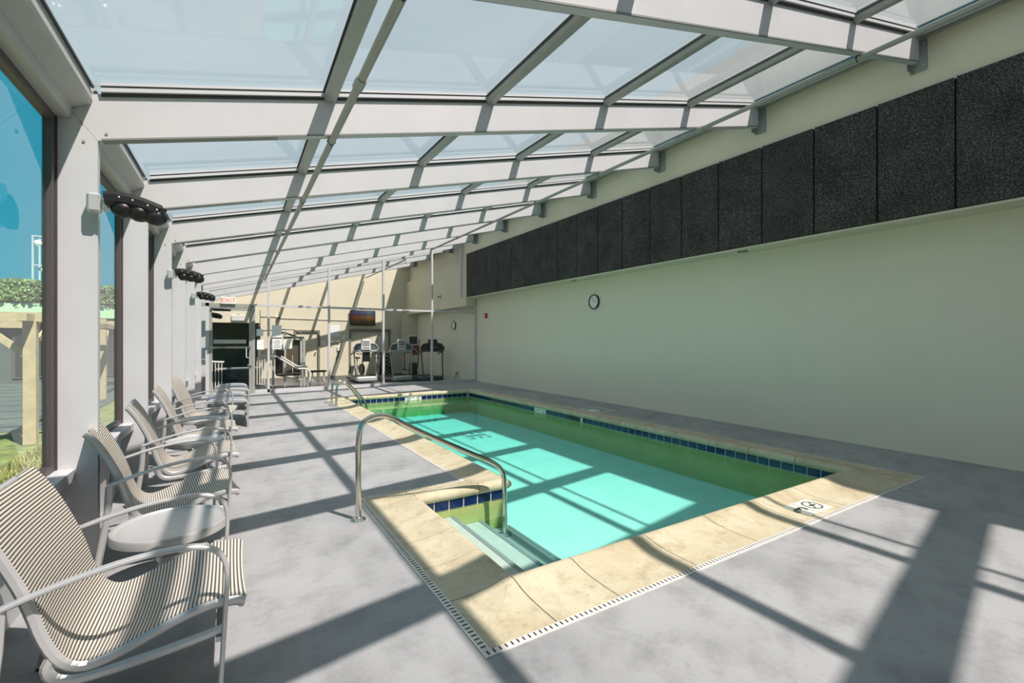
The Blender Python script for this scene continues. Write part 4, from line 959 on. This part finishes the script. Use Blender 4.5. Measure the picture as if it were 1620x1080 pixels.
# sling benches / folded loungers at the end of the row
def stool(x, y, z, lab):
    t = thing('sling_bench', lab, 'bench', (x, y, z), 0, 'blue-grey sling benches')
    tp = smooth([(-0.32, 0, 0.40), (-0.27, 0, 0.46), (-0.1, 0, 0.475), (0.1, 0, 0.475), (0.27, 0, 0.46), (0.31, 0, 0.40)], 2)
    MB().strap([tuple(p_) for p_ in tp], 1.38, 0.012).build('sling', 'stool_sling', t)
    for s in (-1, 1):
        MB().strap([(p_.x, s * 0.70, p_.z) for p_ in tp], 0.03, 0.03).build('side_rail', 'chair_metal', t)
        for sx_ in (-1, 1): MB().bar((sx_ * 0.30, s * 0.70, 0.0), (sx_ * 0.30, s * 0.70, 0.41), 0.035, 0.03).build('leg', 'grey_metal', t)
    for z_ in (0.07, 0.20, 0.31): MB().bar((0.30, -0.70, z_), (0.30, 0.70, z_), 0.03, 0.025).bar((-0.30, -0.70, z_), (-0.30, 0.70, z_), 0.03, 0.025).build('rung', 'grey_metal', t)
    return t
s1 = stool(-0.02, 9.88, 0, 'blue-grey sling bench nearer the armchairs at the end of the row')
dup(s1, (0.06, 11.95, 0), 0.0, 'blue-grey sling bench right in front of the glazed door')

# ------------------------------------------------------------------ black multi-head fixtures on the columns
def fixture(x, y, z, lab, sc=1.0):
    t = thing('wall_floodlight', lab, 'light', (x, y, z), 0, 'black floodlights on the window columns'); t.scale = (sc,) * 3
    MB().rbox((-0.035, 0, 0.0), (0.075, 0.075, 0.13), 0.015).build('bracket', 'silver', t)
    MB().lathe([(0.045, 0), (0.052, 0.012), (0.045, 0.024)], 16).build('knuckle', 'silver', t).matrix_local = Matrix.Translation((0.012, 0, 0.0)) @ Matrix.Rotation(PI / 2, 4, 'Y')
    MB().strap(smooth([(0.02, 0, 0.03), (0.09, 0, 0.04), (0.20, 0, 0.025), (0.31, 0, -0.015)], 1), 0.14, 0.095).build('body', 'black', t)
    for k in range(3):
        MB().sphere((0.115 + k * 0.085, 0.0, -0.020 - k * 0.014), 0.062, 16, (1.15, 1.15, 0.95)).build('lamp_head', 'black', t)
    q = MB()
    for k, (dx, dz) in enumerate(((0.10, 0.045), (0.17, 0.035), (0.25, 0.012), (0.30, -0.01))): q.sphere((dx, -0.066, dz), 0.007, 8)
    q.build('status_lamps', 'white_plastic', t)
    MB().tube([(0.06, -0.02, -0.005)] + [(0.09 + 0.018 * math.sin(a), -0.05, -0.055 + 0.028 * math.cos(a)) for a in [i * PI / 5 for i in range(11)]], 0.004, 6).build('cable_loop', 'black', t)
    q = MB()
    for k in range(5): q.rbox((0.325 + 0.012 * math.sin(k * 2), -0.05 + k * 0.024, -0.01 - 0.012 * math.cos(k * 3)), (0.03, 0.016, 0.022), 0.004)
    q.build('knob_cluster', 'black', t)
    return t
fixture(xin(4.09) + 0.03, 4.03, 2.405, 'black three-lobed floodlight on the nearest window column')
fixture(xin(8.01) + 0.03, 7.95, 2.42, 'black three-lobed floodlight halfway down the window wall')
fixture(xin(11.93) + 0.02, 11.87, 2.45, 'black three-lobed floodlight near the glazed door')
fixture(-0.52, 16.5, 2.25, 'black floodlight inside the gym seen through the glazed door')

# ------------------------------------------------------------------ outside the windows
lw_ = MB().add([(-60, -20, -0.12), (-1.05, -20, -0.12), (-1.05, 70, -0.12), (-60, 70, -0.12)], [(0, 1, 2, 3)]).build('lawn', 'lawn', kind='structure', label='yellow-green lawn outside the windows')
bl = MB(); rnd = random.Random(3)
for k in range(9000):
    y = rnd.uniform(3.5, 9.5); x = rnd.uniform(-2.4, -1.07); a = rnd.uniform(0, PI); h = rnd.uniform(0.04, 0.13); w = rnd.uniform(0.006, 0.014)
    lx, ly = rnd.uniform(-0.06, 0.06), rnd.uniform(-0.06, 0.06); c, s = math.cos(a) * w, math.sin(a) * w
    bl.add([(x - c, y - s, -0.12), (x + c, y + s, -0.12), (x + lx, y + ly, -0.12 + h)], [(0, 1, 2)])
gb = bl.build('grass', 'blade', kind='stuff', label='tufted grass growing along the outside of the windows', category='grass')
patio = MB().box(-30, -2.6, 11.5, 24, -0.12, -0.10).build('patio', 'patio', kind='structure', label='dark paved patio beyond the lawn')
# pergola
t = thing('pergola', 'wooden pergola with square posts outside the first window', 'pergola', (0, 0, 0))
PX, PY = -2.62, 10.0
for (x, y) in ((PX, PY), (PX - 4.2, PY + 0.3), (PX - 0.3, PY + 6.5), (PX + 0.05, PY + 11.5)):
    p_ = MB().rbox((x, y, 0.835), (0.15, 0.15, 1.91), 0.008).build('post', 'wood', t)
    MB().bar((x - 0.06, y, 1.28), (x - 0.55, y, 1.75), 0.07, 0.09).build('knee_brace', 'wood', p_)
    MB().bar((x, y + 0.06, 1.28), (x, y + 0.55, 1.75), 0.07, 0.09).build('knee_brace', 'wood', p_)
MB().box(PX - 4.8, PX + 0.5, PY - 0.06, PY + 0.06, 1.79, 1.90).build('beam', 'wood', t)
MB().box(PX - 0.06, PX + 0.06, PY - 0.4, PY + 12, 1.79, 1.90).build('beam', 'wood', t)
for k in range(9): MB().box(PX - 4.8, PX + 0.3, PY + 0.8 + k * 1.3, PY + 0.86 + k * 1.3, 1.90, 1.97).build('rafter', 'wood', t)
# building beyond: dark front, pale green fascia, hedge on the roof edge
t = thing('neighbour_building', 'low dark building with a pale green fascia across the lawn', 'building', (0, 0, 0))
BY = 24.0
MB().box(-30, -1.3, BY, BY + 5, -0.12, 2.35).build('wall', 'dark_render', t)
MB().box(-30, -1.25, BY - 0.5, BY + 5, 2.35, 2.85).build('fascia', 'fascia', t)
for k in range(7):
    x = -3.2 - k * 2.6; f_ = MB().box(x - 0.95, x + 0.95, BY - 0.05, BY, 0.1, 2.2).build('window', 'bronze', t)
    MB().box(x - 0.88, x + 0.88, BY - 0.07, BY - 0.05, 0.18, 2.1).build('pane', 'screen', f_)
    MB().box(x + 0.97, x + 1.05, BY - 0.10, BY, 0.1, 2.2).build('mullion', 'white_metal', f_)
for a, b_ in ((-30, -1.25),):
    bl = MB(); rnd = random.Random(5)
    for k in range(9000):
        x = rnd.uniform(-14, -1.3); zc = rnd.uniform(2.93, 3.64 + 0.22 * math.sin(x * 1.7) * 0.3); y = BY - 0.55 + rnd.uniform(-0.12, 0.12); r = rnd.uniform(0.035, 0.075); a1 = rnd.uniform(0, PI)
        u = Vector((math.cos(a1), rnd.uniform(-.5, .5), math.sin(a1))) * r; v = Vector((-math.sin(a1), rnd.uniform(-.6, .6), math.cos(a1))) * r * 0.6
        c = Vector((x, y, zc)); bl.add([c - u, c - v, c + u, c + v], [(0, 1, 2, 3)])
    bl.box(-14, -1.3, BY - 0.45, BY + 0.3, 2.852, 3.58)
    h_ = bl.build('hedge', 'leaf', kind='stuff', label='ivy hedge along the roof edge of the low dark building', category='hedge')
t = thing('rooftop_frame', 'slender metal frame standing on the roof beyond the hedge', 'frame', (-6.3, 26.0, 2.85))
for x, y in ((-0.45, 0), (0.25, 0), (-0.45, 0.8), (0.25, 0.8)): MB().bar((x, y, 0), (x, y, 2.9), 0.06).build('post', 'grey_metal', t)
MB().bar((-0.45, 0, 2.88), (0.25, 0, 2.88), 0.05).bar((-0.45, 0.8, 2.88), (0.25, 0.8, 2.88), 0.05).bar((0.25, 0, 2.88), (0.25, 0.8, 2.88), 0.05).bar((-0.45, 0, 1.7), (0.25, 0, 1.7), 0.05).build('crossbar', 'grey_metal', t)
MB().sphere((-0.3, 0, 2.6), 0.13, 10).sphere((-0.1, 0, 1.5), 0.13, 10).build('lamp', 'white_plastic', t)
t = thing('garden_bush', 'rounded green bush seen through the second window', 'bush', (-2.35, 20.5, -0.12))
bl = MB(); rnd = random.Random(9)
for k in range(2600):
    a = rnd.uniform(0, 2 * PI); b2 = rnd.uniform(-0.3, PI / 2); r0 = rnd.uniform(0.75, 1.0); c = Vector((math.cos(a) * math.cos(b2) * 0.85 * r0, math.sin(a) * math.cos(b2) * 0.85 * r0, 2.9 + math.sin(b2) * 1.25 * r0)); r = rnd.uniform(0.04, 0.08); a1 = rnd.uniform(0, PI)
    u = Vector((math.cos(a1), rnd.uniform(-.6, .6), math.sin(a1))) * r; v = Vector((-math.sin(a1), rnd.uniform(-.6, .6), math.cos(a1))) * r * 0.6
    bl.add([c - u, c - v, c + u, c + v], [(0, 1, 2, 3)])
bl.build('foliage', 'leaf', t); MB().tube([(0, 0, 0), (0.03, 0.0, 1.5), (0, 0.05, 2.9)], 0.06, 8).build('trunk', 'wood', t)
